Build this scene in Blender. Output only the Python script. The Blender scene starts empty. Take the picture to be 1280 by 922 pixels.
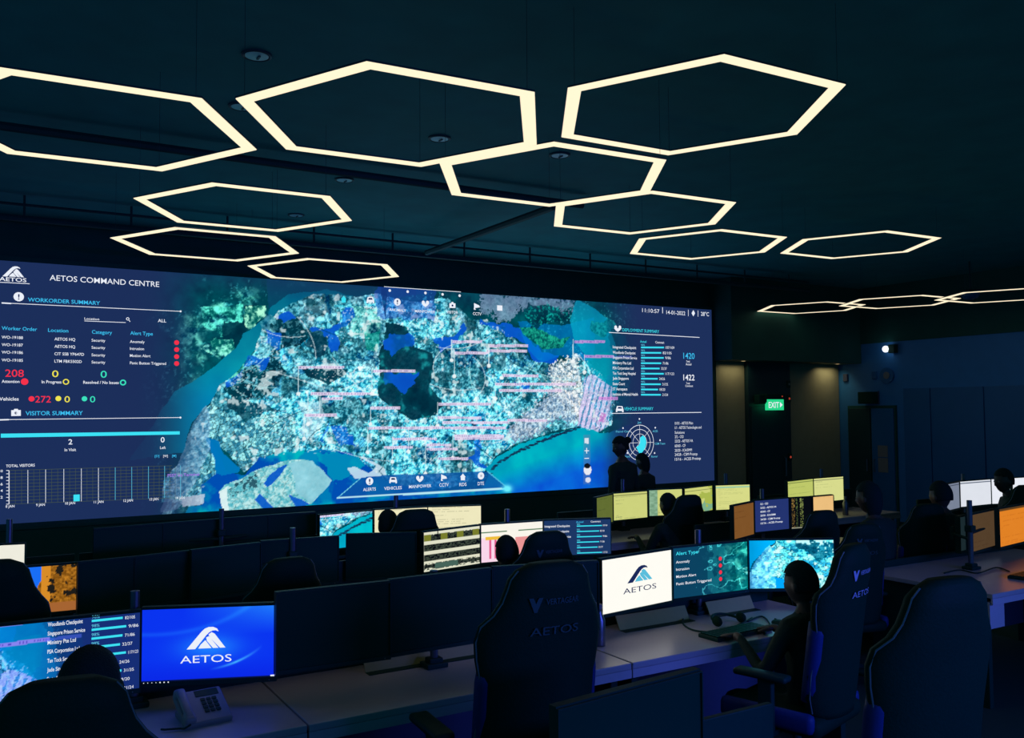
import bpy, bmesh, math, random
import numpy as np
from mathutils import Vector, Matrix
random.seed(7)
RNG = np.random.RandomState(11)
C = bpy.context.scene.collection
# ------------------------------------------------------------------ camera
CAM = np.array([0.0, 0.0, 1.95])
FOC = 1116.36
R_ = np.array([0.859, -0.512, -0.007]); R_ = R_ / np.linalg.norm(R_)
F_ = np.array([0.512, 0.858, 0.047]); F_ = F_ / np.linalg.norm(F_)
F_ = F_ - R_ * (F_ @ R_); F_ = F_ / np.linalg.norm(F_)
U_ = np.cross(R_, F_)
cd = bpy.data.cameras.new('camera'); cam = bpy.data.objects.new('camera', cd); C.objects.link(cam)
cd.sensor_width = 36.0; cd.lens = 36.0 * FOC / 1280.0; cd.clip_start = 0.05; cd.clip_end = 100
m = Matrix.Identity(4)
for i in range(3):
    m[i][0] = R_[i]; m[i][1] = U_[i]; m[i][2] = -F_[i]; m[i][3] = CAM[i]
cam.matrix_world = m
bpy.context.scene.camera = cam
# ------------------------------------------------------------------ world, exposure, big lights
vs = bpy.context.scene.view_settings
vs.view_transform = 'Standard'; vs.look = 'None'; vs.gamma = 1.0; vs.exposure = 0.0; vs.use_curve_mapping = False
W = bpy.data.worlds.new('dim_room'); bpy.context.scene.world = W; W.use_nodes = True
W.node_tree.nodes['Background'].inputs[0].default_value = (0.004, 0.080, 0.130, 1)
W.node_tree.nodes['Background'].inputs[1].default_value = 1.0
def area_light(name, loc, target, size, size_y, col, power, spread=180):
    l = bpy.data.lights.new(name, 'AREA'); l.shape = 'RECTANGLE'; l.size = size; l.size_y = size_y
    l.color = col; l.energy = power; l.spread = math.radians(spread)
    o = bpy.data.objects.new(name, l); C.objects.link(o); o.location = loc
    o.rotation_euler = (Vector(target) - Vector(loc)).to_track_quat('-Z', 'Y').to_euler()
    return o
area_light('blue_light', (4.6, -1.0, 1.9), (3.4, 3.6, 0.60), 5.0, 0.35, (0.10, 0.14, 1.0), 30, 75)

def ray(x, y): return F_ + (R_ * (x - 640) - U_ * (y - 461)) / FOC
def at_z(x, y, z): d = ray(x, y); return CAM + d * (z - CAM[2]) / d[2]
def at_y(x, y, Y): d = ray(x, y); return CAM + d * Y / d[1]
def at_x(x, y, X): d = ray(x, y); return CAM + d * X / d[0]
def lin(c):
    c = np.asarray(c, float) / 255.0
    return np.where(c <= 0.04045, c / 12.92, ((c + 0.055) / 1.055) ** 2.4)
def L3(*c): return tuple(float(v) for v in lin(c)) + (1.0,)

# ------------------------------------------------------------------ materials
def mat(name, col, rough=0.6, metal=0.0, spec=0.5, noise=0.0, nscale=30.0, bump=0.0):
    m = bpy.data.materials.new(name); m.use_nodes = True; nt = m.node_tree; b = nt.nodes['Principled BSDF']
    b.inputs['Base Color'].default_value = col; b.inputs['Roughness'].default_value = rough
    b.inputs['Metallic'].default_value = metal; b.inputs['Specular IOR Level'].default_value = spec
    if noise or bump:
        tc = nt.nodes.new('ShaderNodeTexCoord'); n = nt.nodes.new('ShaderNodeTexNoise'); n.inputs['Scale'].default_value = nscale
        nt.links.new(tc.outputs['Object'], n.inputs['Vector'])
        if noise:
            r = nt.nodes.new('ShaderNodeValToRGB')
            r.color_ramp.elements[0].color = tuple(v * (1 - noise) for v in col[:3]) + (1,)
            r.color_ramp.elements[1].color = tuple(min(1, v * (1 + noise)) for v in col[:3]) + (1,)
            nt.links.new(n.outputs['Fac'], r.inputs['Fac']); nt.links.new(r.outputs['Color'], b.inputs['Base Color'])
        if bump:
            bp = nt.nodes.new('ShaderNodeBump'); bp.inputs['Strength'].default_value = bump; bp.inputs['Distance'].default_value = 0.01
            nt.links.new(n.outputs['Fac'], bp.inputs['Height']); nt.links.new(bp.outputs['Normal'], b.inputs['Normal'])
    return m
def emit(name, col, strength=1.0):
    m = bpy.data.materials.new(name); m.use_nodes = True; nt = m.node_tree
    for n in list(nt.nodes): nt.nodes.remove(n)
    e = nt.nodes.new('ShaderNodeEmission'); o = nt.nodes.new('ShaderNodeOutputMaterial')
    e.inputs[0].default_value = col; e.inputs[1].default_value = strength
    nt.links.new(e.outputs[0], o.inputs[0]); return m
def emit_attr(name, strength=1.0, gloss=False):
    m = emit(name, (1, 1, 1, 1), strength); nt = m.node_tree
    a = nt.nodes.new('ShaderNodeVertexColor'); a.layer_name = 'Col'
    e = [n for n in nt.nodes if n.type == 'EMISSION'][0]
    nt.links.new(a.outputs[0], e.inputs[0]); return m
M = dict(
    ceil=mat('ceiling_paint', (0.006, 0.27, 0.32, 1), 0.75, noise=0.25, nscale=3, bump=0.2),
    pipe=mat('black_pipe', (0.008, 0.05, 0.07, 1), 0.6, noise=0.1),
    header=mat('black_wall_paint', (0.004, 0.090, 0.085, 1), 0.8, noise=0.15, nscale=5),
    navy=mat('navy_wall_paint', (0.03, 0.22, 0.62, 1), 0.6, noise=0.08, nscale=6),
    navyp=mat('navy_panel', (0.012, 0.14, 0.42, 1), 0.45, noise=0.08, nscale=4),
    brown=mat('brown_wall_panel', (0.30, 0.30, 0.20, 1), 0.6, noise=0.1, nscale=9),
    dark=mat('dark_door', (0.006, 0.045, 0.06, 1), 0.5, noise=0.1, nscale=5),
    floor=mat('carpet', (0.004, 0.045, 0.035, 1), 0.9, noise=0.3, nscale=200, bump=0.3),
    desk=mat('desk_laminate', (0.50, 0.46, 0.52, 1), 0.3, noise=0.04, nscale=60),
    edge=mat('desk_edge', (0.55, 0.50, 0.60, 1), 0.5, noise=0.05),
    panel=mat('desk_panel', (0.05, 0.07, 0.15, 1), 0.5, noise=0.05),
    plast=mat('black_plastic', (0.003, 0.048, 0.040, 1), 0.45, noise=0.1, spec=0.15),
    off=mat('dark_display', (0.002, 0.050, 0.034, 1), 0.4, noise=0.05, nscale=2, spec=0.1),
    steel=mat('brushed_steel', (0.16, 0.17, 0.24, 1), 0.35, 0.8, noise=0.06, nscale=90),
    leather=mat('black_leather', (0.002, 0.034, 0.022, 1), 0.6, noise=0.15, nscale=120, bump=0.15, spec=0.08),
    bluel=mat('blue_leather', (0.01, 0.04, 0.20, 1), 0.5, noise=0.1, nscale=120, bump=0.1, spec=0.2),
    piping=mat('grey_piping', (0.12, 0.18, 0.20, 1), 0.4, noise=0.05),
    thread=mat('pale_thread', (0.45, 0.48, 0.75, 1), 0.5, noise=0.05),
    shadedthread=mat('shaded_thread', (0.03, 0.09, 0.10, 1), 0.5, noise=0.05),  # same logo thread on the darker chairs, shade put into its colour
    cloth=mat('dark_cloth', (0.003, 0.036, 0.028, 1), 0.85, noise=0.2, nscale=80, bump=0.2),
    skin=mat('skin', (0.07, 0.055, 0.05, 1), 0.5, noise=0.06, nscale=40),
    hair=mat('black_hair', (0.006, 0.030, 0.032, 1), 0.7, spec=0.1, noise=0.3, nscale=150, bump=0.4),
    eye=mat('eye_white', (0.2, 0.2, 0.2, 1), 0.2, noise=0.02),
    phone=mat('grey_plastic', (0.22, 0.22, 0.25, 1), 0.45, noise=0.05),
    flap=mat('beige_flap', (0.55, 0.46, 0.16, 1), 0.5, noise=0.05, nscale=40),
    lens=mat('downlight_lens', (0.45, 0.75, 0.95, 1), 0.3, noise=0.05),
    cream=emit('light_diffuser', (1.0, 0.86, 0.60, 1), 1.12),
    house=mat('aluminium_housing', (0.02, 0.07, 0.12, 1), 0.5, noise=0.05),
    disp=emit_attr('display_pixels', 1.0),
    tw=emit('text_white', L3(235, 240, 250), 1.0), tc=emit('text_cyan', L3(60, 190, 240), 1.0),
    tr=emit('text_red', L3(245, 50, 75), 1.0), ty=emit('text_yellow', L3(240, 230, 80), 1.0),
    tg=emit('text_green', L3(60, 225, 190), 1.0), tv=emit('text_violet', L3(170, 120, 235), 1.0),
    tn=emit('text_navy', L3(25, 40, 90), 1.0), tcy=emit('text_bright_cyan', L3(60, 225, 245), 1.0),
    tlb=emit('text_light_blue', L3(90, 190, 220), 1.0), tdg=emit('text_dim', L3(70, 85, 70), 1.0),
    exitg=emit('exit_green', L3(40, 215, 140), 1.0), red=emit('red_lamp', L3(190, 70, 50), 0.6),
    lamp=emit('white_lamp', (0.85, 0.93, 1, 1), 1.6),
)
M['glass'] = mat('tint', (0.02, 0.03, 0.04, 1), 0.1, noise=0.02)

# ------------------------------------------------------------------ mesh helpers
def T(M4, bm, verts): bmesh.ops.transform(bm, matrix=M4, verts=verts)
def box(bm, c, s, rot=None, bev=0.0):
    r = bmesh.ops.create_cube(bm, size=1.0); v = r['verts']
    mt = Matrix.Translation(c) @ (rot.to_4x4() if rot else Matrix.Identity(4)) @ Matrix.Diagonal((s[0], s[1], s[2], 1))
    T(mt, bm, v)
    if bev:
        es = list({e for q in v for e in q.link_edges})
        bmesh.ops.bevel(bm, geom=es, offset=bev, segments=2, affect='EDGES', profile=0.5)
    return v
def tube(bm, pts, r, n=8):
    pts = [Vector(p) for p in pts]; rings = []
    rr = r if isinstance(r, (list, tuple)) else [r] * len(pts)
    for i, p in enumerate(pts):
        d = (pts[min(i + 1, len(pts) - 1)] - pts[max(i - 1, 0)]).normalized()
        up = Vector((0, 0, 1)) if abs(d.z) < 0.95 else Vector((1, 0, 0))
        a = d.cross(up).normalized(); b = a.cross(d).normalized()
        rings.append([bm.verts.new(p + a * math.cos(t * 2 * math.pi / n) * rr[i] + b * math.sin(t * 2 * math.pi / n) * rr[i]) for t in range(n)])
    for i in range(len(rings) - 1):
        for t in range(n):
            bm.faces.new((rings[i][t], rings[i][(t + 1) % n], rings[i + 1][(t + 1) % n], rings[i + 1][t]))
    bm.faces.new(rings[0]); bm.faces.new(rings[-1][::-1])
def prism(bm, pts, z0, z1):
    a = [bm.verts.new((p[0], p[1], z0)) for p in pts]; b = [bm.verts.new((p[0], p[1], z1)) for p in pts]
    n = len(pts); bm.faces.new(a[::-1]); bm.faces.new(b)
    for i in range(n): bm.faces.new((a[i], a[(i + 1) % n], b[(i + 1) % n], b[i]))
def lathe(bm, prof, c=(0, 0, 0), n=20):
    rings = [[bm.verts.new((c[0] + r * math.cos(t * 2 * math.pi / n), c[1] + r * math.sin(t * 2 * math.pi / n), c[2] + z)) for t in range(n)] for r, z in prof]
    for i in range(len(rings) - 1):
        for t in range(n): bm.faces.new((rings[i][t], rings[i][(t + 1) % n], rings[i + 1][(t + 1) % n], rings[i + 1][t]))
    bm.faces.new(rings[0][::-1]); bm.faces.new(rings[-1])
def ball(bm, c, r, seg=12, sc=(1, 1, 1)):
    v = bmesh.ops.create_uvsphere(bm, u_segments=seg, v_segments=max(6, seg // 2 + 2), radius=r)['verts']
    T(Matrix.Translation(c) @ Matrix.Diagonal((sc[0], sc[1], sc[2], 1)), bm, v)
def obj(name, bm, m, parent=None, smooth=False, label=None):
    bmesh.ops.recalc_face_normals(bm, faces=bm.faces)
    me = bpy.data.meshes.new(name); bm.to_mesh(me); bm.free()
    for mm in (m if isinstance(m, (list, tuple)) else [m]): me.materials.append(mm)
    if smooth: me.polygons.foreach_set('use_smooth', [True] * len(me.polygons))
    o = bpy.data.objects.new(name, me); C.objects.link(o)
    if parent: o.parent = parent
    if label: o['label'] = label
    return o
def meshobj(name, me, parent=None):
    o = bpy.data.objects.new(name, me); C.objects.link(o)
    if parent: o.parent = parent
    return o
def tag(o, label, cat, group=None):
    o['label'] = label; o['category'] = cat
    if group: o['group'] = group
    return o
def thing(name, label, cat, loc=(0, 0, 0), rz=0.0, group=None):
    o = bpy.data.objects.new(name, None); C.objects.link(o); o.location = loc; o.rotation_euler = (0, 0, rz)
    o.empty_display_size = 0.1
    return tag(o, label, cat, group)
def struct(name, bm, m, parent=None):
    o = obj(name, bm, m, parent)
    if not parent: o['kind'] = 'structure'
    return o
NB = bmesh.new
def copy_tree(o, parent=None):
    c = o.copy(); C.objects.link(c)
    if parent: c.parent = parent
    for ch in list(o.children): copy_tree(ch, c)
    return c

# ------------------------------------------------------------------ lettering (flat print on displays)
_cache = {}
def text_mesh(s, bold=0.02):
    bold = bold * 0.4; k = (s, bold)
    if k in _cache: return _cache[k]
    cu = bpy.data.curves.new('t', 'FONT'); cu.body = s; cu.size = 1.0; cu.offset = bold; cu.resolution_u = 3
    o = bpy.data.objects.new('t', cu); C.objects.link(o)
    dg = bpy.context.evaluated_depsgraph_get(); me = bpy.data.meshes.new_from_object(o.evaluated_get(dg))
    v = np.zeros(len(me.vertices) * 3); me.vertices.foreach_get('co', v); v = v.reshape(-1, 3)[:, :2].copy()
    f = [tuple(p.vertices) for p in me.polygons]
    bpy.data.objects.remove(o); bpy.data.curves.remove(cu); bpy.data.meshes.remove(me)
    if len(v): v[:, 0] -= v[:, 0].min()
    w = v[:, 0].max() if len(v) else 1
    _cache[k] = (v, f, w); return _cache[k]
class Print:
    """collects flat letters and marks per colour; local frame x right, z up, y = offset"""
    def __init__(s): s.d = {}
    def add(s, key, v2, faces, y=-0.004):
        V, Fc = s.d.setdefault(key, ([], [])); n = len(V)
        V += [(a, y, b) for a, b in v2]; Fc += [tuple(i + n for i in f) for f in faces]
    def text(s, key, t, x, z, w=None, cap=0.05, bold=0.02, y=-0.004):
        v, f, tw = text_mesh(t, bold)
        sz = cap / 0.72; sx = sz if w is None else w / tw
        s.add(key, [(x + a * sx, z + b * sz) for a, b in v], f, y)
    def poly(s, key, pts, y=-0.004): s.add(key, pts, [tuple(range(len(pts)))], y)
    def disc(s, key, x, z, r, n=14, rx=None, y=-0.004):
        s.poly(key, [(x + (rx or r) * math.cos(t * 2 * math.pi / n), z + r * math.sin(t * 2 * math.pi / n)) for t in range(n)], y)
    def ring(s, key, x, z, r, w, n=28, y=-0.004):
        v = [(x + q * math.cos(t * 2 * math.pi / n), z + q * math.sin(t * 2 * math.pi / n)) for t in range(n) for q in (r, r - w)]
        s.add(key, v, [(2 * t, 2 * ((t + 1) % n), 2 * ((t + 1) % n) + 1, 2 * t + 1) for t in range(n)], y)
    def line(s, key, a, b, w, y=-0.004):
        d = np.array(b) - np.array(a); n = np.array([-d[1], d[0]]) / (np.linalg.norm(d) + 1e-9) * w / 2
        s.poly(key, [tuple(np.array(a) + n), tuple(np.array(a) - n), tuple(np.array(b) - n), tuple(np.array(b) + n)], y)
    def logo(s, k1, k2, x, z, w, h, y=-0.004):
        P = lambda pts: [(x + a * w, z + b * h) for a, b in pts]
        s.poly(k1, P([(0, 0), (.20, .42), (.38, .80), (.46, .93), (.56, 1.0), (.68, 1.0), (.78, .92), (.82, .78), (.74, .84), (.66, .83), (.58, .76), (.50, .62), (.22, 0)]), y)
        s.poly(k2, P([(.56, .66), (.64, .76), (.72, .68), (1, .02), (.86, .02), (.60, .50)]), y)
        s.poly(k2, P([(.50, .52), (.57, .58), (.82, .02), (.68, .02), (.52, .36)]), y)
        s.poly(k2, P([(.36, .20), (.48, .40), (.64, .02), (.30, .02)]), y)
    def build(s, parent, name='lettering'):
        for k, (V, Fc) in s.d.items():
            me = bpy.data.meshes.new(name); me.from_pydata(V, [], Fc); me.materials.append(M[k]); meshobj(name, me, parent)['kind'] = 'stuff'

# ------------------------------------------------------------------ picture rasters (as coloured points of the display meshes)
def vnoise(u, v, seed, octs=4, per=0.5):
    out = np.zeros_like(u); amp = 1; tot = 0; r = np.random.RandomState(seed)
    for k in range(octs):
        g = r.rand(256, 256); x = u * 2 ** k; y = v * 2 ** k
        xi = np.floor(x).astype(int); yi = np.floor(y).astype(int); fx = x - xi; fy = y - yi
        fx = fx * fx * (3 - 2 * fx); fy = fy * fy * (3 - 2 * fy)
        a = g[yi % 256, xi % 256]; b = g[yi % 256, (xi + 1) % 256]; c = g[(yi + 1) % 256, xi % 256]; d = g[(yi + 1) % 256, (xi + 1) % 256]
        out += amp * ((a * (1 - fx) + b * fx) * (1 - fy) + (c * (1 - fx) + d * fx) * fy); tot += amp; amp *= per
    return out / tot
def cells(u, v, seed):
    """distance to nearest feature point edge: F2-F1 and a random value of the cell"""
    r = np.random.RandomState(seed); gx = r.rand(128, 128); gy = r.rand(128, 128); gv = r.rand(128, 128)
    ui = np.floor(u).astype(int); vi = np.floor(v).astype(int)
    d1 = np.full(u.shape, 9.0); d2 = np.full(u.shape, 9.0); val = np.zeros(u.shape)
    for i in (-1, 0, 1):
        for j in (-1, 0, 1):
            a = (ui + i) % 128; b = (vi + j) % 128
            d = np.maximum(abs(ui + i + gx[b, a] - u), abs(vi + j + gy[b, a] - v))
            n = d < d1; d2 = np.where(n, d1, np.minimum(d2, d)); val = np.where(n, gv[b, a], val); d1 = np.where(n, d, d1)
    return d2 - d1, val
def inside(X, Y, pts):
    x0 = min(p[0] for p in pts); x1 = max(p[0] for p in pts); y0 = min(p[1] for p in pts); y1 = max(p[1] for p in pts)
    res = np.zeros(X.shape, bool); bb = (X >= x0) & (X <= x1) & (Y >= y0) & (Y <= y1)
    if not bb.any(): return res
    x = X[bb]; y = Y[bb]; c = np.zeros(x.shape, bool); n = len(pts)
    for i in range(n):
        xa, ya = pts[i]; xb, yb = pts[(i + 1) % n]
        if ya == yb: continue
        k = ((ya > y) != (yb > y)) & (x < (xb - xa) * (y - ya) / (yb - ya) + xa); c ^= k
    res[bb] = c; return res
WY = 10.43                                   # plane of the video wall
WX0, WX1, WZ0, WZ1 = -0.62, 9.89, 0.846, 3.52
NX, NZ = 1150, 292
def wall_picture():
    gx = np.linspace(WX0, WX1, NX); gz = np.linspace(WZ0, WZ1, NZ)
    X, Z = np.meshgrid(gx, gz)
    dx = X - CAM[0]; dy = WY - CAM[1]; dz = Z - CAM[2]
    dep = dx * F_[0] + dy * F_[1] + dz * F_[2]
    A = 640 + FOC * (dx * R_[0] + dy * R_[1] + dz * R_[2]) / dep      # tracing coordinates of the map outline
    B = 461 - FOC * (dx * U_[0] + dy * U_[1] + dz * U_[2]) / dep
    n1 = vnoise(X * 3, Z * 3, 1, 5); n2 = vnoise(X * 9, Z * 9, 2, 4); n3 = vnoise(X * 30, Z * 30, 3, 3, .7); n4 = vnoise(X * 5 + 9, Z * 5, 4, 5)
    n5 = vnoise(X * 60, Z * 60, 8, 1); warp = vnoise(X * 7, Z * 7, 5, 4) - .5; warp2 = vnoise(X * 7, Z * 7, 6, 4) - .5
    Aw = A + warp * 14; Bw = B + warp2 * 14
    As = A + warp * 5; Bs = B + warp2 * 5
    ed, cv = cells(X * 14 + warp * 1.5, Z * 14 + warp2 * 1.5, 9)
    ed2, cv2 = cells(X * 24 + Z * 10, Z * 24 - X * 10, 12)
    col = np.zeros(X.shape + (3,))
    col[:] = (28, 48, 90)
    def mix(c, a):
        nonlocal col
        c = np.asarray(c, float); a = np.asarray(a, float)[..., None] if np.ndim(a) else a
        col = col * (1 - a) + c * a
    def P(org, pts, s=5.333): return [(org[0] + p[0] / s, org[1] + p[1] / s) for p in pts]
    c3, c4, c5, c6 = (240, 340), (240, 500), (480, 340), (480, 500)
    sm = lambda x, a, b: np.clip((x - a) / (b - a), 0, 1)
    def g3(v): return v[..., None]
    Ax = A + warp * 12 + (n5 - .5) * 9; Bx = B + warp2 * 12 + (n3 - .5) * 22
    def reg(pts, w=0):
        if w == 3: return inside(Ax, Bx, pts)
        return inside(Aw, Bw, pts) if w == 2 else (inside(As, Bs, pts) if w == 1 else inside(A, B, pts))
    # textures
    hc = np.clip((n3 - .5) * 2.6 + .5, 0, 1)
    hs_ = np.clip((vnoise(X * 16, Z * 16, 17, 4, .7) - .5) * 4.0 + .5, 0, 1)
    dark = (0, 40, 60) + g3(n2) * np.array((0, 62, 50)) + g3(sm(n3, .60, .75) * sm(n1, .42, .55)) * np.array((60, 120, 110))
    light = (0, 85, 95) + g3(hs_) * np.array((190, 170, 150)) - g3(sm(n2, .5, .8)) * np.array((40, 60, 30))
    hs = np.clip((n3 - .5) * 3.6 + .5, 0, 1)
    urban = (5, 105, 132) + g3(hs) * np.array((125, 135, 118)) + g3(sm(cv, .62, 1)) * np.array((75, 45, 40))
    urban = urban * g3(.62 + .46 * sm(ed, 0, .09)) * np.array((1.0, 1.06, 1.1)); urban = urban * g3(.74 + .36 * sm(n1, .38, .58))
    gp = sm(n4, .51, .56) * sm(n2, .42, .54); urban = urban * (1 - g3(gp) * .55) + g3(gp) * np.array((0, 52, 66)) * .55
    edb, cvb = cells(X * 5 + warp * 2.2, Z * 5 + warp2 * 2.2, 33)
    urban = urban * (1 - g3(1 - sm(edb, 0, .05)) * .35) + g3((cvb > .86) * 1.0) * np.array((35, 25, 25)) + g3((cvb < .12) * 1.0) * np.array((-30, -25, -5))
    forest = (0, 30, 50) + g3(n2) * np.array((0, 45, 40))
    block = (15, 95, 130) + g3(sm(cv2, .1, .9)) * np.array((170, 150, 120)); block = block * g3(.35 + .65 * sm(ed2, .02, .16)) + g3(hc) * np.array((20, 20, 20))
    pinkish = (110, 140, 180) + g3(hc) * np.array((130, 100, 70)); pinkish = pinkish * g3(.5 + .5 * sm(ed, 0, .12))
    # base land, everywhere in the map window
    wnd = sm(A, 170, 245) * (1 - sm(A, 752, 800))
    base = dark
    mix(base, wnd)
    grn = sm(n1, .50, .62) * sm(A, 215, 250) * (1 - sm(A, 345, 420)) * sm(B, 345, 375)
    mix(light * (.75, 1.1, 1.0), grn * .85)
    for pl, t, a in (
        ([(60, 240), (330, 225), (340, 330), (210, 430), (60, 350)], light * (.6, 1.1, 1), .85),
        ([(350, 240), (510, 215), (500, 300), (400, 390), (350, 350)], light * (1.1, 1.15, 1), .85),
        ([(220, 320), (350, 330), (370, 390), (300, 520), (200, 470)], forest, .9),
        ([(150, 440), (270, 450), (300, 510), (200, 600), (60, 500)], light * (.95, 1.2, 1.05), .9)):
        mix(t, reg(P(c3, pl), 2) * a)
    # muddy strait and top band
    mix((8, 58, 92) + g3(n1) * np.array((0, 25, 20)), reg(P(c3, [(480, -60), (520, 240), (640, 160), (780, 170), (900, 135), (1150, 195), (1700, 120), (2200, 150), (2560, 210), (2560, 60)]), 1) * .9)
    strait = P(c3, [(-260, 1020), (-120, 800), (0, 740), (180, 600), (300, 500), (345, 410), (500, 310), (530, 230), (640, 150), (900, 110), (1150, 190), (1060, 230), (780, 170), (700, 230), (560, 280), (520, 380), (440, 440), (420, 520), (330, 620), (170, 790), (240, 853), (130, 853), (0, 1010), (-60, 1200), (-420, 1260)])
    ss = reg(strait, 1)
    mix((0, 115, 150) + g3(n1) * np.array((10, 50, 30)) - g3(sm(B, 460, 350)) * np.array((0, 35, 30)), ss * (.25 + .75 * sm(A, 175, 235)))
    mix((0, 130, 190), ss * sm(B, 455, 500) * sm(A, 205, 250) * .6)
    # mainland of the island
    island = [(262, 505), (275, 480), (300, 465), (318, 440), (325, 415), (340, 398), (350, 388), (372, 376), (392, 366), (420, 368), (445, 372), (470, 366),
              (520, 378), (560, 372), (590, 400), (610, 398), (640, 420), (665, 450), (700, 455), (725, 440), (755, 470), (768, 500), (765, 532), (740, 538),
              (715, 534), (690, 540), (665, 548), (640, 556), (620, 570), (608, 586), (600, 596), (560, 610), (520, 612), (480, 600), (450, 575), (430, 567), (380, 565), (330, 572), (305, 590), (282, 560), (262, 540), (240, 560), (205, 600), (200, 628), (235, 628), (262, 600), (270, 588), (262, 570), (250, 560), (240, 540)]
    mix(urban, reg(island, 1))
    mix(light * (.75, .85, .9), reg(P(c3, [(500, 290), (700, 300), (760, 400), (600, 520), (480, 560), (420, 520), (460, 400)]), 2) * .5)
    mix(forest, reg(P(c3, [(560, 290), (720, 310), (760, 440), (700, 500), (560, 520), (450, 580), (330, 640), (220, 780), (260, 853), (450, 853), (560, 760), (620, 640), (580, 600), (610, 430), (520, 380)]), 2) * (.55 + .4 * (n3 < .55)))
    mix(forest, reg(P(c3, [(720, 640), (1040, 650), (1010, 700), (900, 760), (850, 720), (760, 690)]), 1) * .9)
    mix(light * (.95, 1.05, 1), reg(P(c3, [(1040, 230), (1250, 240), (1250, 420), (1060, 430), (1030, 330)]), 1) * .7)
    mix((0, 150, 130) + g3(hc) * 60, reg(P(c3, [(1150, 410), (1245, 400), (1245, 530), (1160, 520)]), 1) * .6)
    mix(forest * (.8, .9, 1), reg(P(c3, [(820, 380), (910, 370), (900, 560), (840, 570), (740, 480)]), 2) * .7)
    # central catchment
    catch = P(c5, [(-30, 0), (40, 30), (0, 330), (150, 360), (200, 500), (310, 540), (330, 600), (300, 760), (390, 850), (380, 900), (300, 960), (180, 980), (60, 900), (-40, 830), (-30, 560), (10, 400)])
    mix(forest + g3(sm(n2, .6, .8)) * np.array((20, 80, 70)), reg(catch, 1) * .93)
    mix(forest, reg(P(c6, [(100, -120), (260, -60), (360, 20), (350, 95), (270, 100), (230, 60), (130, 20)]), 1) * .9)
    # blue reservoirs
    blu = (8, 78, 195) + g3(n1) * np.array((0, 25, 25))
    for org, pl in ((c3, [(490, 395), (600, 405), (590, 520), (500, 480)]), (c3, [(365, 560), (510, 565), (490, 650), (460, 690), (450, 620), (330, 625)]),
                    (c3, [(240, 720), (330, 630), (320, 720), (250, 760)]), (c3, [(565, 285), (640, 260), (700, 300), (620, 320)]),
                    (c3, [(770, 380), (900, 370), (1000, 330), (1010, 250), (1060, 240), (1075, 290), (1040, 350), (960, 400), (990, 480), (980, 540), (930, 530), (900, 440), (860, 400), (780, 400)]),
                    (c5, [(40, 420), (160, 390), (205, 440), (180, 500), (120, 510), (60, 560), (0, 500), (-20, 470)]),
                    (c5, [(340, 440), (450, 430), (530, 340), (540, 380), (470, 480), (380, 520)]),
                    (c5, [(0, 680), (220, 680), (200, 740), (120, 800), (60, 740), (0, 760)]),
                    (c5, [(640, 300), (900, 370), (960, 420), (1060, 520), (1180, 570), (1150, 620), (1020, 600), (950, 500), (840, 420), (740, 390), (700, 340), (640, 340)]),
                    (c4, [(930, 185), (1030, 175), (1050, 230), (1090, 330), (1060, 290), (1010, 300), (960, 250)]),
                    (c4, [(925, 125), (900, 200), (860, 260), (875, 320), (835, 285), (870, 210)]),
                    (c6, [(600, 270), (640, 275), (660, 330), (620, 330), (640, 400), (690, 450), (650, 450), (560, 390), (530, 420), (540, 380), (600, 370)]),
                    (c5, [(860, 740), (960, 740), (960, 770), (860, 770)])):
        mix(blu, reg(P(org, pl), 2) * (.62 + .33 * sm(n1, .62, .48)))
    # north east coast and sea
    mix((0, 95, 200) + g3(n1) * np.array((0, 70, 30)), reg(P(c5, [(900, 330), (1180, 360), (1280, 330), (1400, 300), (1400, 600), (1180, 560), (1050, 600), (940, 480)]), 1) * .6)
    mix((0, 75, 75) + g3(hc) * np.array((30, 110, 70)), reg(P(c5, [(900, 370), (1000, 370), (1180, 440), (1240, 430), (1200, 500), (1060, 510), (960, 430)]), 1) * .9)
    mix((150, 165, 200) + g3(hc) * 50, reg(P(c5, [(650, 130), (900, 150), (1280, 185), (1280, 260), (1000, 230), (900, 260), (850, 330), (780, 320), (720, 260), (640, 250)]), 3) * .6)
    mix(forest + g3(sm(n3, .5, .7)) * np.array((10, 110, 80)), reg(P(c5, [(940, 200), (1150, 230), (1250, 290), (1100, 350), (1000, 380), (940, 330)]), 2) * .85)
    mix(forest, reg(P(c5, [(1100, 60), (1270, 100), (1350, 160), (1370, 260), (1280, 240), (1200, 150)], 5.333), 3) * .5)
    mix(pinkish, reg(P(c6, [(820, 180), (1000, 40), (1150, -150), (1200, -100), (1400, 60), (1500, 150), (1380, 180), (1180, 130), (1000, 230), (880, 290), (830, 260)]), 3) * .8)
    mix(pinkish * (1.25, 1.2, 1.1), reg(P(c5, [(1090, 640), (1280, 560), (1310, 700), (1400, 900), (1380, 1000), (1250, 900), (1100, 760)]), 3) * .8)
    mix((0, 130, 175) + g3(n1) * np.array((10, 60, 40)), reg([(722, 375), (745, 385), (760, 400), (770, 430), (775, 470), (768, 500), (752, 478), (738, 462), (728, 440), (718, 425), (712, 400)], 1) * .8)
    mix((0, 105, 120) + g3(hc) * np.array((20, 60, 50)), reg([(738, 402), (765, 402), (772, 412), (750, 420), (738, 412)], 2) * .8)
    mix((0, 80, 110), reg([(760, 400), (790, 430), (790, 520), (770, 520), (772, 470)], 2) * .45)
    mix((0, 160, 170), reg([(733, 450), (760, 440), (765, 465), (752, 480)], 2) * .4)
    # airport strip: violet rows
    ap = [(731, 470), (740, 468), (765, 482), (762, 530), (748, 540), (722, 535)]
    stripes = (np.sin((A * .97 + B * .24) * 1.0 + warp * 3) + (n3 - .5) * 3 > .55)
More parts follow.
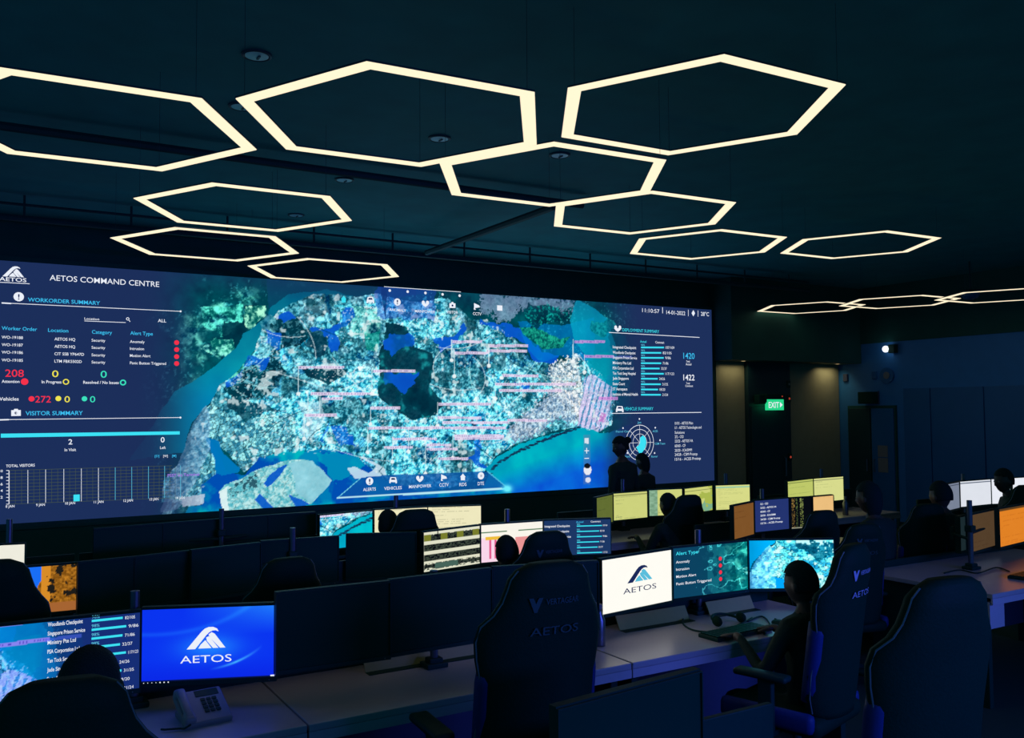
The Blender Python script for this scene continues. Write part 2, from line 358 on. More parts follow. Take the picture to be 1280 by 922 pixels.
    mix((205, 190, 232) - g3(stripes * 1.0) * np.array((170, 80, 70)) + g3(hc) * 30, reg(ap, 1) * .8)
    mix((200, 120, 200), reg([(752, 515), (758, 518), (755, 528), (748, 526)]) * .8)
    # southern sea
    seaP = [(612, 592), (606, 586), (622, 571), (642, 558), (668, 548), (700, 541), (722, 533), (738, 536), (750, 541), (762, 540), (790, 530), (800, 560), (800, 640), (560, 640), (600, 618)]
    s2 = reg(seaP, 1); dcoast = sm((B - 600) + (A - 600) * .36, 0, 34)
    sea = (0, 165, 190) * (1 - g3(dcoast)) + (8, 95, 215) * g3(dcoast) + g3(n1 - .5) * np.array((0, 70, 30))
    mix(sea, s2)
    mix((27, 46, 92), s2 * sm(A, 752, 780)); mix((12, 60, 130), s2 * sm(A, 730, 765) * .3)
    # coast shadow line
    for k in range(90):
        t = k / 89.; x = 614 + t * 110; y = 590 - 50 * t ** .62 - 6 * t + RNG.randn() * .8
        mix((20, 25, 60), (((A - x) / 2.4) ** 2 + ((B - y) / (.5 + .9 * RNG.rand())) ** 2 < 1) * .6)
    # south west strait
    sw = [(232, 640), (256, 596), (272, 588), (258, 556), (258, 545), (270, 560), (284, 588), (305, 594), (325, 570), (360, 565), (400, 561), (440, 566), (470, 590), (500, 606), (560, 614), (640, 612), (640, 640), (232, 660)]
    sws = (0, 78, 178) + g3(sm(n1, .45, .62)) * np.array((0, 60, 10)) + g3(sm(n4, .52, .65)) * np.array((0, 45, 5))
    mix(sws, reg(sw, 1)); mix((0, 175, 190), reg(P(c4, [(800, 340), (1080, 360), (1150, 420), (1060, 500), (960, 560), (900, 470)]), 2) * .6)
    mix(block * (1.0, 1.1, 1.08), reg(P(c4, [(130, 10), (330, 150), (480, 100), (690, 90), (690, 190), (720, 300), (560, 340), (480, 380), (380, 330), (400, 420), (320, 450), (240, 350), (130, 250), (90, 240), (150, 400), (165, 490), (100, 540), (60, 560), (70, 700), (-40, 710), (-90, 690), (-140, 760), (-200, 760), (-110, 560), (-20, 400), (0, 200)]), 1) * .8)
    mix((0, 120, 190), reg(P(c4, [(90, 240), (180, 270), (210, 360), (320, 450), (300, 480), (200, 500), (165, 480), (140, 380)]), 1) * .95)
    mix(forest, reg(P(c4, [(230, 0), (320, 0), (600, 60), (400, 120), (340, 150)]), 2) * .7)
    isl = P(c4, [(180, 620), (210, 560), (330, 520), (420, 470), (560, 420), (640, 400), (800, 400), (850, 450), (940, 540), (880, 610), (800, 680), (700, 720), (690, 760), (200, 760)])
    pale = (80, 180, 195) + g3(hc) * np.array((110, 55, 40)); pale = pale * g3(.75 + .25 * sm(ed, 0, .1))
    mix(pale, reg(isl, 1)); mix((120, 185, 200) + g3(n2) * 40, reg(P(c4, [(640, 420), (800, 400), (850, 450), (940, 540), (880, 610), (790, 680), (690, 600), (680, 500)]), 1) * .9)
    for pl in ([(470, 550), (560, 450), (640, 430), (560, 530), (500, 580)], [(420, 660), (460, 620), (540, 720), (470, 730)], [(640, 620), (740, 660), (790, 690), (700, 720)]):
        mix((5, 85, 200), reg(P(c4, pl), 1) * .9)
    mix((10, 60, 80), reg(P(c4, [(230, 600), (330, 520), (420, 490), (450, 560), (350, 620), (250, 670)]), 2) * (n3 > .5) * .8)
    mix((225, 245, 245), reg(P(c4, [(180, 620), (230, 570), (240, 750), (200, 750)]), 1) * .9)
    mix((200, 225, 240), reg(P(c4, [(1040, 460), (1080, 440), (1180, 490), (1230, 440), (1120, 380), (1150, 380), (1290, 460), (1290, 500), (1200, 520), (1090, 520)]), 1) * .9)
    mix((225, 230, 245), reg([(226, 622), (256, 617), (254, 630), (228, 633)]) * .8)
    mix((160, 180, 220), reg([(205, 622), (230, 628), (222, 636), (200, 640)], 1) * .5)
    mix((70, 140, 190) + g3(hc) * np.array((110, 80, 60)), reg([(242, 530), (258, 505), (262, 520), (262, 560), (245, 600), (230, 622), (206, 622), (222, 580)], 1) * .55)
    # bright town speckle
    mix((235, 248, 250), reg(island, 1) * (~reg(catch, 1)) * ((n5 > .78) & (n1 > .52)) * .55)
    mix((235, 245, 245), reg(island, 1) * (~reg(catch, 1)) * sm(vnoise(X * 12 + 3, Z * 12, 71, 3), .68, .74) * .7)
    mix((215, 235, 245), reg(P(c4, [(700, 0), (860, 10), (880, 120), (820, 200), (760, 300), (740, 90)]), 2) * .55)
    isl_m = reg(island, 1) * (~reg(catch, 1))
    rr = np.random.RandomState(21)
    for k in range(46):
        x = rr.uniform(275, 745); y = rr.uniform(385, 600); a0 = rr.uniform(0, math.pi); cu = rr.uniform(-.25, .25); pts = []
        for q in range(9): pts.append((x, y)); x += 9 * math.cos(a0); y += 7 * math.sin(a0); a0 += cu
        cc = ((175, 235, 235), (225, 240, 245), (0, 60, 80))[k % 3]
        for q in range(8):
            p, q2 = pts[q], pts[q + 1]
            bb = (A > min(p[0], q2[0]) - 1) & (A < max(p[0], q2[0]) + 1) & (B > min(p[1], q2[1]) - 1) & (B < max(p[1], q2[1]) + 1) & (isl_m > 0)
            if not bb.any(): continue
            d = (q2[0] - p[0], q2[1] - p[1]); L_ = math.hypot(*d); t = np.clip(((A[bb] - p[0]) * d[0] + (B[bb] - p[1]) * d[1]) / L_ / L_, 0, 1)
            k2 = np.hypot(A[bb] - p[0] - t * d[0], B[bb] - p[1] - t * d[1]) < .55
            c_ = col[bb]; c_[k2] = c_[k2] * .4 + np.array(cc, float) * .6; col[bb] = c_
    # overall veils of the side panels
    mix((28, 46, 90), sm(A, 262, 190) * .80)
    mix((28, 46, 90), (1 - sm(B - .069 * A, 322, 350)) * (.55 * (A < 520) + .28 * (A >= 520)))
    mix((30, 48, 92), sm(A, 757, 800) * .85)
    mix((30, 70, 190), reg([(470, 355), (545, 362), (545, 400), (470, 395)], 2) * .45)
    # tags with leader lines
    def strip(x0, x1, y, vx=None, v0=None, v1=None, c=(235, 215, 240), a=.9):
        tick = (np.sin(A * 3.1 + y) + np.sin(A * 5.3 + y * 2)) > .6
        k = (A > x0) & (A < x1) & (abs(B - y + (A - x0) * .002) < 1.7)
        mix(np.array(c) - g3(tick * (abs(B - y) < 1.0)) * np.array((90, 90, 60)), k * a)
        if vx:
            mix((215, 240, 245), ((abs(A - vx) < .55) & (B > min(v0, v1)) & (B < max(v0, v1))) * .85)
            mix((245, 250, 250), (((A - vx) ** 2 + (B - max(v0, v1)) ** 2) < 6) * .9)
    for s in ((373, 430, 459, 373, 457, 492), (388, 466, 492, 385, 490, 530), (466, 519, 463.5, 465, 460, 492), (402, 428, 498, 400, 496, 520), (565, 603, 427, 564.4, 424, 450), (612, 660, 432), (568, 611, 441, 568, 438, 470),
              (609, 659, 438.5, 611, 430, 457), (628, 673, 469.5, 627, 467, 472), (619, 720, 480, 619, 477, 498), (624, 702, 488), (480, 500, 509.8), (548, 614, 504.7, 547, 502, 532),
              (547, 602, 522), (553, 636, 528), (634, 684, 525.3), (480, 632, 534.7, 510.5, 536, 564), (491, 546, 548.4, 490.5, 545, 577), (567, 630, 544.6, 566, 543, 572), (568, 629, 547.8),
              (480, 516, 559), (533, 564, 556, 532, 555, 592), (533, 572, 561), (548, 585, 573, 547.5, 571, 594), (382, 421, 518.8, 380, 517, 548), (463, 480, 509.8, 463, 508, 530), (461, 480, 534.7, 459.5, 533, 565)):
        strip(*s)
    for s in ((718, 756, 427, 716.4, 424, 451), (731, 767, 445.3, 730.5, 443, 465), (748, 772, 497.8)):
        x = (A - s[0]) / (s[1] - s[0]); strip(*s, c=(225, 150, 225), a=.8)
    mix((120, 120, 220), (((A > 736) & (A < 790)) & (abs(B - 446) < 1.5)) * .5 * (A > 765))
    # bottom menu band
    mix((12, 85, 165), inside(A, B, [(421.9, 621.9), (450, 597.5), (480, 593.8), (609.4, 589), (635.6, 609.7)]) * .8)
    def seg(p, q, w, c, a=.9):
        d = np.array(q) - np.array(p); l = np.linalg.norm(d); t = np.clip(((A - p[0]) * d[0] + (B - p[1]) * d[1]) / l / l, 0, 1)
        mix(c, (np.hypot(A - p[0] - t * d[0], B - p[1] - t * d[1]) < w) * a)
    seg((421.9, 622), (635, 610.3), 1.1, (200, 245, 250)); seg((609.4, 589), (635, 610), .6, (90, 200, 230)); seg((422, 622), (450, 598), .5, (120, 220, 235))
    g = np.exp(-((A - 634) ** 2 / 36 + (B - 610.5) ** 2 / 22)); mix((110, 240, 255), np.clip(g * 1.3, 0, 1))
    # control strip
    mix((110, 125, 170), ((abs(A - 733.6) < 4.2) & (B > 543) & (B < 605)) * .42)
    mix((240, 240, 245), (((A - 734.5) / 4.8) ** 2 + ((B - 587) / 6.5) ** 2 < 1) * .95); mix((5, 10, 20), (((A - 734) / 4) ** 2 + ((B - 582) / 3.2) ** 2 < 1) * .95)
    mix((235, 235, 245), ((abs(A - 733.4) < 2.6) & (abs(B - 550.5) < 3.6)) * .9); mix((235, 235, 245), (((A - 735) ** 2 + (B - 599.5) ** 2) < 11) * .9)
    # slight darkening at the navy panels' lower part, as shown on the display
    return np.clip(col, 0, 255), A, B
def display_mesh(name, x0, x1, z0, z1, rgb, y=0.0):
    """rgb: (nz, nx, 3) sRGB 0-255, row 0 is the bottom"""
    nz, nx = rgb.shape[:2]
    X, Z = np.meshgrid(np.linspace(x0, x1, nx), np.linspace(z0, z1, nz))
    co = np.stack([X, np.full_like(X, y), Z], -1).reshape(-1, 3)
    idx = np.arange(nx * nz).reshape(nz, nx)
    q = np.stack([idx[:-1, :-1], idx[:-1, 1:], idx[1:, 1:], idx[1:, :-1]], -1).reshape(-1, 4)
    me = bpy.data.meshes.new(name); me.vertices.add(len(co)); me.vertices.foreach_set('co', co.ravel())
    me.loops.add(q.size); me.loops.foreach_set('vertex_index', q.ravel()); me.polygons.add(len(q))
    me.polygons.foreach_set('loop_start', np.arange(len(q)) * 4); me.update(calc_edges=True)
    at = me.color_attributes.new('Col', 'FLOAT_COLOR', 'POINT')
    c4 = np.ones((len(co), 4)); c4[:, :3] = lin(rgb.reshape(-1, 3)); at.data.foreach_set('color', c4.ravel())
    me.materials.append(M['disp']); return me
WALL, WA, WB = wall_picture()
def wall_crop(px0, py0, px1, py1, nx=130, nz=74):
    a = at_y(px0, py1, WY); b = at_y(px1, py0, WY)
    ix = np.clip(((np.linspace(a[0], b[0], nx) - WX0) / (WX1 - WX0) * (NX - 1)).astype(int), 0, NX - 1)
    iz = np.clip(((np.linspace(a[2], b[2], nz) - WZ0) / (WZ1 - WZ0) * (NZ - 1)).astype(int), 0, NZ - 1)
    return WALL[np.ix_(iz, ix)].copy()
#PART2
# ------------------------------------------------------------------ room shell
CH = 4.0
b = NB(); box(b, (5.0, 3.8, -0.05), (16.4, 13.8, 0.1)); struct('floor', b, M['floor'])
b = NB(); box(b, (5.0, 5.4, CH + 0.05), (16.4, 10.6, 0.1)); struct('ceiling', b, M['ceil'])
b = NB(); box(b, (5.0, 10.63, 2.0), (16.4, 0.16, 4.0)); wb = struct('wall_back', b, M['header'])
XR = 12.97
b = NB(); box(b, (XR + 0.08, 6.65, 1.525), (0.16, 7.8, 3.05)); wr = struct('wall_right', b, M['navy'])
b = NB(); box(b, (XR + 0.07, 6.65, 3.525), (0.18, 7.8, 0.95)); struct('trim_1', b, M['header'])
b = NB(); box(b, (11.45, 10.30, 3.36), (3.02, 0.50, 1.28)); struct('trim_2', b, M['header'])
for x0, x1 in ((10.05, 10.67), (11.66, 12.95)):
    b = NB(); box(b, ((x0 + x1) / 2, 10.535, 1.36), (x1 - x0, 0.03, 2.72), bev=0.004); obj('wall_panel', b, M['brown'], wb)
b = NB(); box(b, (11.165, 10.50, 1.36), (0.97, 0.10, 2.72)); struct('trim_3', b, M['dark'])
dr = NB(); box(dr, (11.12, 10.44, 1.0), (0.80, 0.04, 2.0), bev=0.004); d1 = struct('door_1', dr, M['dark'])
b = NB(); tube(b, [(11.44, 10.41, 0.85), (11.44, 10.38, 0.85), (11.44, 10.38, 1.15), (11.44, 10.41, 1.15)], 0.012); obj('door_handle', b, M['steel'], d1)
b = NB(); box(b, (XR - 0.01, 6.65, 0.05), (0.02, 7.7, 0.1)); struct('baseboard_right', b, M['dark'])
# panels along the right wall
for y0, y1 in ((8.78, 9.25), (7.90, 8.76), (7.02, 7.88), (6.14, 7.00), (5.26, 6.12)):
    b = NB(); box(b, (XR - 0.012, (y0 + y1) / 2, 1.20), (0.024, y1 - y0, 2.14), bev=0.004); obj('wall_panel', b, M['navyp'], wr)
# double door at the far end of the right wall
b = NB(); box(b, (XR - 0.02, 9.86, 1.0), (0.04, 0.94, 2.0)); d2 = struct('door_2', b, M['header'])
for y0, y1, mm in ((9.86, 10.31, 'dark'), (9.41, 9.85, 'navyp')):
    b = NB(); box(b, (XR - 0.05, (y0 + y1) / 2, 0.98), (0.03, y1 - y0 - 0.02, 1.94), bev=0.004); lf = obj('door_leaf', b, M[mm], d2)
    b = NB(); yy = 9.86 + (0.06 if mm == 'dark' else -0.07); tube(b, [(XR - 0.065, yy, 0.9), (XR - 0.10, yy, 0.9), (XR - 0.10, yy, 1.1), (XR - 0.065, yy, 1.1)], 0.01); obj('handle', b, M['steel'], lf)
for z in (0.97, 1.20):
    b = NB(); p = at_x(1098, 570, XR - 0.07); box(b, (0, 0, 0), (0.004, 0.19, 0.19 if z > 1 else 0.24)); o = obj('paper_notice', b, M['phone'])
    o.location = (XR - 0.068, 9.63, z + 0.04)
    tag(o, 'pale square notice at head height on the far right door' if z > 1 else 'taller pale notice below the other one on the far right door', 'notice', 'notices on the far door')
# soffit wall washers
for k, (x, e, sp) in enumerate(((10.38, 2.0, 95), (12.6, 8.5, 100))):
    t = thing('recessed_spotlight', ('small recessed spotlight in the soffit over the narrow brown wall panel', 'recessed spotlight in the soffit over the wide brown panel beside the navy wall')[k], 'spotlight', (x, 10.25, 2.72))
    b = NB(); lathe(b, [(0.05, -0.006), (0.055, -0.002), (0.055, 0.0)], n=16); obj('ring', b, M['steel'], t)
    b = NB(); lathe(b, [(0.032, -0.007), (0.032, -0.0065)], n=16); obj('bulb', b, emit('warm_bulb_%d' % k, (1, 0.72, 0.35, 1), 1.0), t)
    area_light('warm_wash', (x, 10.36, 2.70), (x, 10.56, 1.9), (0.5, 0.42)[k], 0.05, (1.0, 0.80, 0.45), (0.65, 0.85)[k], 130)
# exit sign
P0 = at_y(959.5, 512.5, 10.28); P1 = at_y(980, 499, 10.28)
w = P1[0] - P0[0]; h = P1[2] - P0[2] - 0.0
t = thing('exit_sign', 'green lit exit sign with dark housing beside the narrow brown wall panel', 'exit sign', ((P0[0] + P1[0]) / 2, 10.28, P0[2]))
b = NB(); box(b, (0, 0.03, h / 2), (w, 0.05, h), bev=0.004); obj('sign_panel', b, M['exitg'], t)
b = NB(); box(b, (0, 0.05, h + 0.045), (w + 0.04, 0.12, 0.085), bev=0.008); box(b, (0, 0.13, h + 0.045), (0.06, 0.1, 0.06)); obj('housing', b, M['plast'], t)
b = NB(); ball(b, (w * 0.36, -0.012, h + 0.05), 0.012, 8); obj('indicator_lamp', b, M['red'], t)
pr = Print(); pr.text('tw', 'EXIT', -w * 0.42, h * 0.22, w * 0.62, h * 0.56, 0.03, y=0.0035)
pr.poly('tw', [(w * 0.26, h * 0.24), (w * 0.42, h * 0.5), (w * 0.26, h * 0.76)], 0.0035); pr.build(t)
p = at_y(950, 499, 10.36); b = NB(); box(b, (0, 0, 0), (0.15, 0.12, 0.15), bev=0.01); box(b, (0.05, -0.07, 0), (0.03, 0.03, 0.1)); o = obj('wall_speaker', b, M['plast']); o.location = p
tag(o, 'small dark box mounted just left of the green exit sign', 'speaker')
for k, (px, py) in enumerate(((988, 480), (988, 498), (988, 571))):
    p = at_y(px, py, 10.43); t = thing('call_point', ('upper wall unit with faint grey face on the dark pillar right of exit sign', 'small red alarm lamp on the dark pillar beside the exit sign', 'low red alarm button on the dark pillar below the exit sign')[k], 'alarm', (11.6, 10.44, p[2] - 0.06))
    b = NB(); box(b, (0, 0, 0.06), (0.07, 0.03, 0.12), bev=0.005); obj('box', b, M['plast'], t)
    b = NB(); ball(b, (0, -0.016, 0.06), 0.02, 10, (1, 0.5, 1)); obj('lens', b, M['red'] if k else M['phone'], t)
# items on the right wall
p = at_x(1110, 436, XR - 0.1); t = thing('emergency_lamp', 'bright white round emergency lamp high on the navy wall', 'lamp', (XR - 0.02, p[1], p[2] - 0.05))
b = NB(); box(b, (-0.05, -0.07, 0.05), (0.10, 0.12, 0.14), bev=0.01); obj('battery_box', b, M['plast'], t)
b = NB(); ball(b, (-0.10, 0.03, 0.05), 0.055, 14); obj('bulb', b, M['lamp'], t)
pl = bpy.data.lights.new('lamp_glow', 'POINT'); pl.energy = 0.1; pl.color = (0.8, 0.9, 1); pl.shadow_soft_size = 0.06
po = bpy.data.objects.new('lamp_glow', pl); C.objects.link(po); po.location = (XR - 0.32, p[1] + 0.03, p[2])
p = at_x(1090, 497, XR); t = thing('wall_speaker', 'black box speaker mounted above the far right double door', 'speaker', (XR - 0.10, p[1], p[2] - 0.09))
b = NB(); box(b, (0, 0, 0.09), (0.18, 0.28, 0.20), bev=0.01); obj('cabinet', b, M['off'], t)
b = NB(); box(b, (-0.095, 0, 0.09), (0.006, 0.24, 0.17)); obj('grille', b, M['plast'], t)
b = NB(); box(b, (0.07, -0.15, 0.09), (0.03, 0.012, 0.22)); obj('bracket', b, M['steel'], t)
p = at_x(1110, 469, XR); t = thing('wall_clock', 'faint round dark wall unit under the bright emergency lamp', 'clock', (XR - 0.02, p[1], p[2]))
b = NB(); r = bmesh.ops.create_cone(b, cap_ends=True, segments=24, radius1=0.13, radius2=0.12, depth=0.04); T(Matrix.Rotation(math.pi / 2, 4, 'Y'), b, r['verts']); obj('case', b, M['navyp'], t)
b = NB(); r = bmesh.ops.create_cone(b, cap_ends=True, segments=24, radius1=0.06, radius2=0.06, depth=0.008); T(Matrix.Translation((-0.022, 0, 0)) @ Matrix.Rotation(math.pi / 2, 4, 'Y'), b, r['verts']); obj('face', b, M['phone'], t)
for k, (px, py) in enumerate(((1094, 469), (1058, 472))):
    p = at_x(px, py, XR); b = NB(); box(b, (0, 0, 0), (0.04, 0.09, 0.13), bev=0.01); o = obj('sensor_box', b, M['navyp'] if k == 0 else M['panel']); o.location = (XR - 0.02, p[1], p[2])
    tag(o, ('small dark sensor box left of the round unit on the navy wall', 'small pale sensor box in the corner beside the brown wall panel')[k], 'sensor')

# ------------------------------------------------------------------ ceiling services
t = thing('cable_tray', 'long black twin-rail cable tray hung under the ceiling before the video wall', 'cable tray', (4.6, 9.45, 3.78))
for z, r in ((0, 0.03), (0.13, 0.014)):
    b = NB(); tube(b, [(-5.4, 0, z), (6.4, 0, z)], r); obj('rail', b, M['pipe'], t)
for k in range(13):
    b = NB(); x = -5.2 + k * 0.93; tube(b, [(x, 0, 0.0), (x, 0, 0.22)], 0.012, 6); obj('hanger', b, M['pipe'], t)
b = NB(); tube(b, [(4.45, 6.7, 3.8), (4.45, 9.38, 3.8)], 0.035); o = obj('ceiling_pipe', b, M['pipe']); tag(o, 'black pipe running toward the video wall behind the small central hexagon', 'pipe')
b = NB(); tube(b, [(-1.5, 6.95, 3.92), (4.95, 6.95, 3.92)], 0.032); o = obj('ceiling_pipe', b, M['pipe']); tag(o, 'black pipe crossing under the ceiling behind the left hexagons', 'pipe')
for k, (x, y, lab) in enumerate(((2.73, 7.44, 'round ceiling downlight right of the middle left hexagon, blue glint'), (3.96, 5.87, 'round ceiling downlight seen inside the central hexagon'),
        (2.93, 5.95, 'round ceiling downlight seen inside the large upper left hexagon'), (1.47, 5.97, 'round ceiling downlight between the two largest left hexagons'),
        (1.33, 5.06, 'faint round ceiling downlight nearest the camera, top left'), (2.79, 9.03, 'faint ceiling downlight seen inside the middle left hexagon'))):
    t = thing('downlight', lab, 'downlight', (x, y, CH - 0.012), 0, 'round ceiling downlights')
    b = NB(); lathe(b, [(0.085, 0.012), (0.085, 0.002), (0.075, -0.002), (0.066, 0.004)], n=24); obj('ring', b, M['house'], t)
    b = NB(); lathe(b, [(0.066, 0.004), (0.066, 0.001), (0.02, -0.002)], n=24); obj('lens', b, M['lens'], t)
    b = NB(); box(b, (0.01, 0, -0.004), (0.012, 0.05, 0.01)); obj('clip', b, M['house'], t)
p = at_z(1213, 371, 3.50); t = thing('dome_camera', 'dark dome camera on a ceiling rod beside the rightmost hexagon', 'camera', (p[0], p[1], 3.46))
b = NB(); lathe(b, [(0.03, 0.0), (0.09, 0.02), (0.12, 0.06), (0.12, 0.09)], n=20); obj('dome', b, M['navyp'], t, True)
b = NB(); lathe(b, [(0.13, 0.09), (0.13, 0.12), (0.05, 0.14)], n=20); obj('housing', b, M['plast'], t)
b = NB(); tube(b, [(0, 0, 0.13), (0, 0, CH - 3.46)], 0.012); obj('rod', b, M['pipe'], t)

# ------------------------------------------------------------------ hexagon pendants
HS = 0.80 / 0.85
HEX = [(1.919, 4.395, 3.508, 56.95, 'large glowing hexagon pendant, upper left, the nearer one touching the central one'),
       (3.535, 3.863, 3.6786, 58.34, 'large glowing hexagon pendant at the upper right, highest in the picture'),
       (3.421, 5.178, 3.579, 57.74, 'glowing hexagon pendant in the centre, between the two largest'),
       (4.929, 6.065, 3.655, 57.66, 'glowing hexagon pendant just right of and behind the central one'),
       (6.543, 6.983, 3.678, 57.88, 'fourth glowing hexagon in the diagonal row from the central group'),
       (8.448, 6.566, 3.778, 58.07, 'free-standing glowing hexagon pendant over the lit brown wall panels'),
       (11.558, 9.924, 3.5877, 58.29, 'leftmost of the three thin hexagon pendants far right'),
       (11.914, 8.559, 3.5536, 58.28, 'middle of the three thin hexagon pendants far right'),
       (12.29, 7.19, 3.515, 58.28, 'rightmost of the three thin hexagon pendants, cut by the picture edge'),
       (1.823, 7.138, 3.569, 58.6, 'glowing hexagon pendant middle left, largest of the left three over the screen'),
       (1.834, 8.623, 3.5238, 58.92, 'low glowing hexagon pendant far left, directly above the screen title'),
       (3.267, 9.462, 3.505, 58.21, 'smallest left hexagon pendant, its corner overlapping the video wall'),
       (0.511, 5.222, 3.4879, 57.6, 'large glowing hexagon pendant cut off by the left picture edge')]
HR, HW = 0.805, 0.080
def hexring(bm, ro, ri, z0, z1):
    vs_ = [[bm.verts.new((r * math.cos(math.radians(60 * k)), r * math.sin(math.radians(60 * k)), z)) for k in range(6)] for r, z in ((ro, z0), (ri, z0), (ri, z1), (ro, z1))]
    for a in range(4):
        for k in range(6):
            bm.faces.new((vs_[a][k], vs_[a][(k + 1) % 6], vs_[(a + 1) % 4][(k + 1) % 6], vs_[(a + 1) % 4][k]))
hb = NB(); hexring(hb, HR + 0.003, HR - HW - 0.003, 0.0, 0.009)
hd = NB(); hexring(hd, HR, HR - HW, -0.004, 0.002)
hp = thing('hexagon_light', '', 'ceiling light'); hbo = obj('housing', hb, M['house'], hp); hdo = obj('diffuser', hd, M['cream'], hp)
for k in (0, 2, 4):
    b = NB(); a = math.radians(60 * k); r = HR - HW / 2; tube(b, [(r * math.cos(a), r * math.sin(a), 0.05), (r * math.cos(a), r * math.sin(a), 0.52)], 0.0012, 4); obj('cable', b, M['house'], hp)
for i, (x, y, z, a, lab) in enumerate(HEX):
    o = hp if i == 0 else copy_tree(hp)
    zz = 1.95 + (z - 1.95) * HS
    for ch in o.children:
        if ch.name.startswith('cable'): ch.location.z = -(0.05 * (CH - zz) / 0.52) + 0.02; ch.scale.z = (CH - zz + 0.02) / 0.52
    o.location = (x * HS, y * HS, zz); o.rotation_euler = (0, 0, math.radians(a)); o['label'] = lab; o['group'] = 'glowing hexagon ceiling lights'

# ------------------------------------------------------------------ video wall
vw = thing('video_wall', 'huge video wall showing a satellite map with navy data panels', 'video wall', (WX0, WY, WZ0))
me = display_mesh('display', 0, WX1 - WX0, 0, WZ1 - WZ0, WALL); meshobj('display', me, vw)
b = NB()
for c, s in (((5.25, 0.05, -0.035), (10.62, 0.10, 0.07)), ((5.25, 0.05, 2.70), (10.62, 0.10, 0.05)), ((-0.03, 0.05, 1.337), (0.06, 0.10, 2.67)), ((10.535, 0.05, 1.337), (0.05, 0.10, 2.67)), ((5.25, 0.07, 1.337), (10.5, 0.06, 2.66))):
    box(b, c, s)
obj('frame', b, M['header'], vw)
b = NB(); box(b, (5.25, 0.05, -0.45), (10.3, 0.08, 0.75)); obj('base_cladding', b, M['header'], vw)
pr = Print()
def W2(x, y): p = at_y(x, y, WY); return p[0] - WX0, p[2] - WZ0
def sc(x, y): d = at_y(x, y, WY) - CAM; return float(d @ F_) / FOC
def wt(key, s, x0, x1, y, cap, bold=0.02):
    a = W2(x0, y); c = W2(x1, y); pr.text(key, s, a[0], a[1], c[0] - a[0], cap * sc(x0, y), bold)
def wt2(key, s, x0, x1, y, cap):
    a = W2(x0, y); c = W2(x1, y); pr.text(key, s, a[0], a[1], c[0] - a[0], cap * sc(x0, y), 0.03, y=-0.007)
def wd(key, x, y, r): a = W2(x, y); pr.disc(key, a[0], a[1], r * sc(x, y), y=-0.005)
def wring(key, x, y, r, w_): a = W2(x, y); pr.ring(key, a[0], a[1], r * sc(x, y), w_ * sc(x, y), y=-0.005)
def wl(key, x0, y0, x1, y1, w_=0.8): pr.line(key, W2(x0, y0), W2(x1, y1), w_ * sc(x0, y0))
def wp(key, pts, y=-0.005): pr.poly(key, [W2(*p) for p in pts], y)
# left panel
a = W2(3, 345.2); c = W2(30, 347); pr.logo('tw', 'tw', a[0], a[1], c[0] - a[0], 13.5 * sc(10, 340))
wt('tw', 'AETOS', -1, 33, 350.6, 5.0, 0.03); wl('tw', -3, 352.5, 37, 354.6, 0.8)
wt('tw', 'AETOS COMMAND CENTRE', 62, 199, 350.2, 7.2, 0.008)
wd('tw', 23.4, 370.8, 5.8); wt2('tn', '!', 22.4, 24.4, 374.2, 7)
wt('tc', 'WORKORDER SUMMARY', 34.8, 125, 376.6, 5.0, 0.03)
wl('tw', 2, 378.4, 225.6, 389, 0.8); wl('tw', 2, 378.5, 14, 379.2, 1.6); wd('tw', 225.6, 389, 1.2)
wt('tw', 'Location', 105.5, 124, 399.4, 3); wl('tw', 105.5, 401, 157, 403, .7); wring('tw', 159.6, 398.4, 1.9, .8); wl('tw', 161, 400, 162.6, 402, .8)
wt('tw', 'ALL', 197.3, 207.6, 402.4, 4, .03)
for s, x0, x1, y in (('Worker Order', 2, 46.3, 412), ('Location', 60, 85.4, 414.5), ('Category', 114.8, 140, 416.8), ('Alert Type', 162.7, 191, 418.2)): wt('tc', s, x0, x1, y, 4.6, .025)
LOC = (('AETOS HQ', 94), ('AETOS HQ', 94), ('CIT SSB YP647D', 105), ('LTM FBK5502D', 102.2))
ALR = (('Anomaly', 180.7), ('Intrusion', 180), ('Motion Alert', 188), ('Panic Button Triggered', 207.5))
for k in range(4):
    wt('tw', 'WO-1918' + '8765'[k], 2, 28.6, (422.9, 432.3, 441.7, 451.5)[k], 3.7)
    wt('tw', LOC[k][0], 68, LOC[k][1], (425.2, 434.4, 443.7, 452.9)[k], 3.7)
    wt('tw', 'Security', 114.4, 131.5, (426.7, 435.7, 445, 454)[k], 3.5)
    wt('tw', ALR[k][0], 162.3, ALR[k][1], (428.3, 437, 445.8, 455)[k], 3.5)
    wd('tr', 220.7, (428, 436.8, 445.6, 454.2)[k], 3.0)
wt('tr', '208', 6.4, 29.7, 470.6, 9.4, .01); wt('ty', '0', 65, 73, 471, 8.6, .01); wt('tg', '0', 125.6, 133.4, 471.8, 9, .01)
wt('tw', 'Attention', 2, 24.4, 478.2, 3.8, .03); wd('tr', 30.7, 476.8, 4.2)
wt('tw', 'In Progress', 52, 76.8, 478.8, 3.8, .03); wring('ty', 82.4, 477, 3.6, 1.3)
wt('tw', 'Resolved / No Issues', 104, 148.4, 479.4, 3.8, .03); wring('tg', 153.7, 477.9, 3.7, 1.6)
wt('tw', 'Vehicles', -1, 23.4, 500.4, 4.4, .03); wd('tr', 39.4, 498.3, 3.4); wt('tr', '272', 44, 63.5, 502.8, 8.4, .01)
wd('ty', 72.9, 497.9, 3.3); wt('ty', '0', 80.5, 87.3, 502.6, 8, .01); wd('tg', 105.5, 498.2, 3.2); wt('tg', '0', 112.3, 119, 502.6, 8, .01)
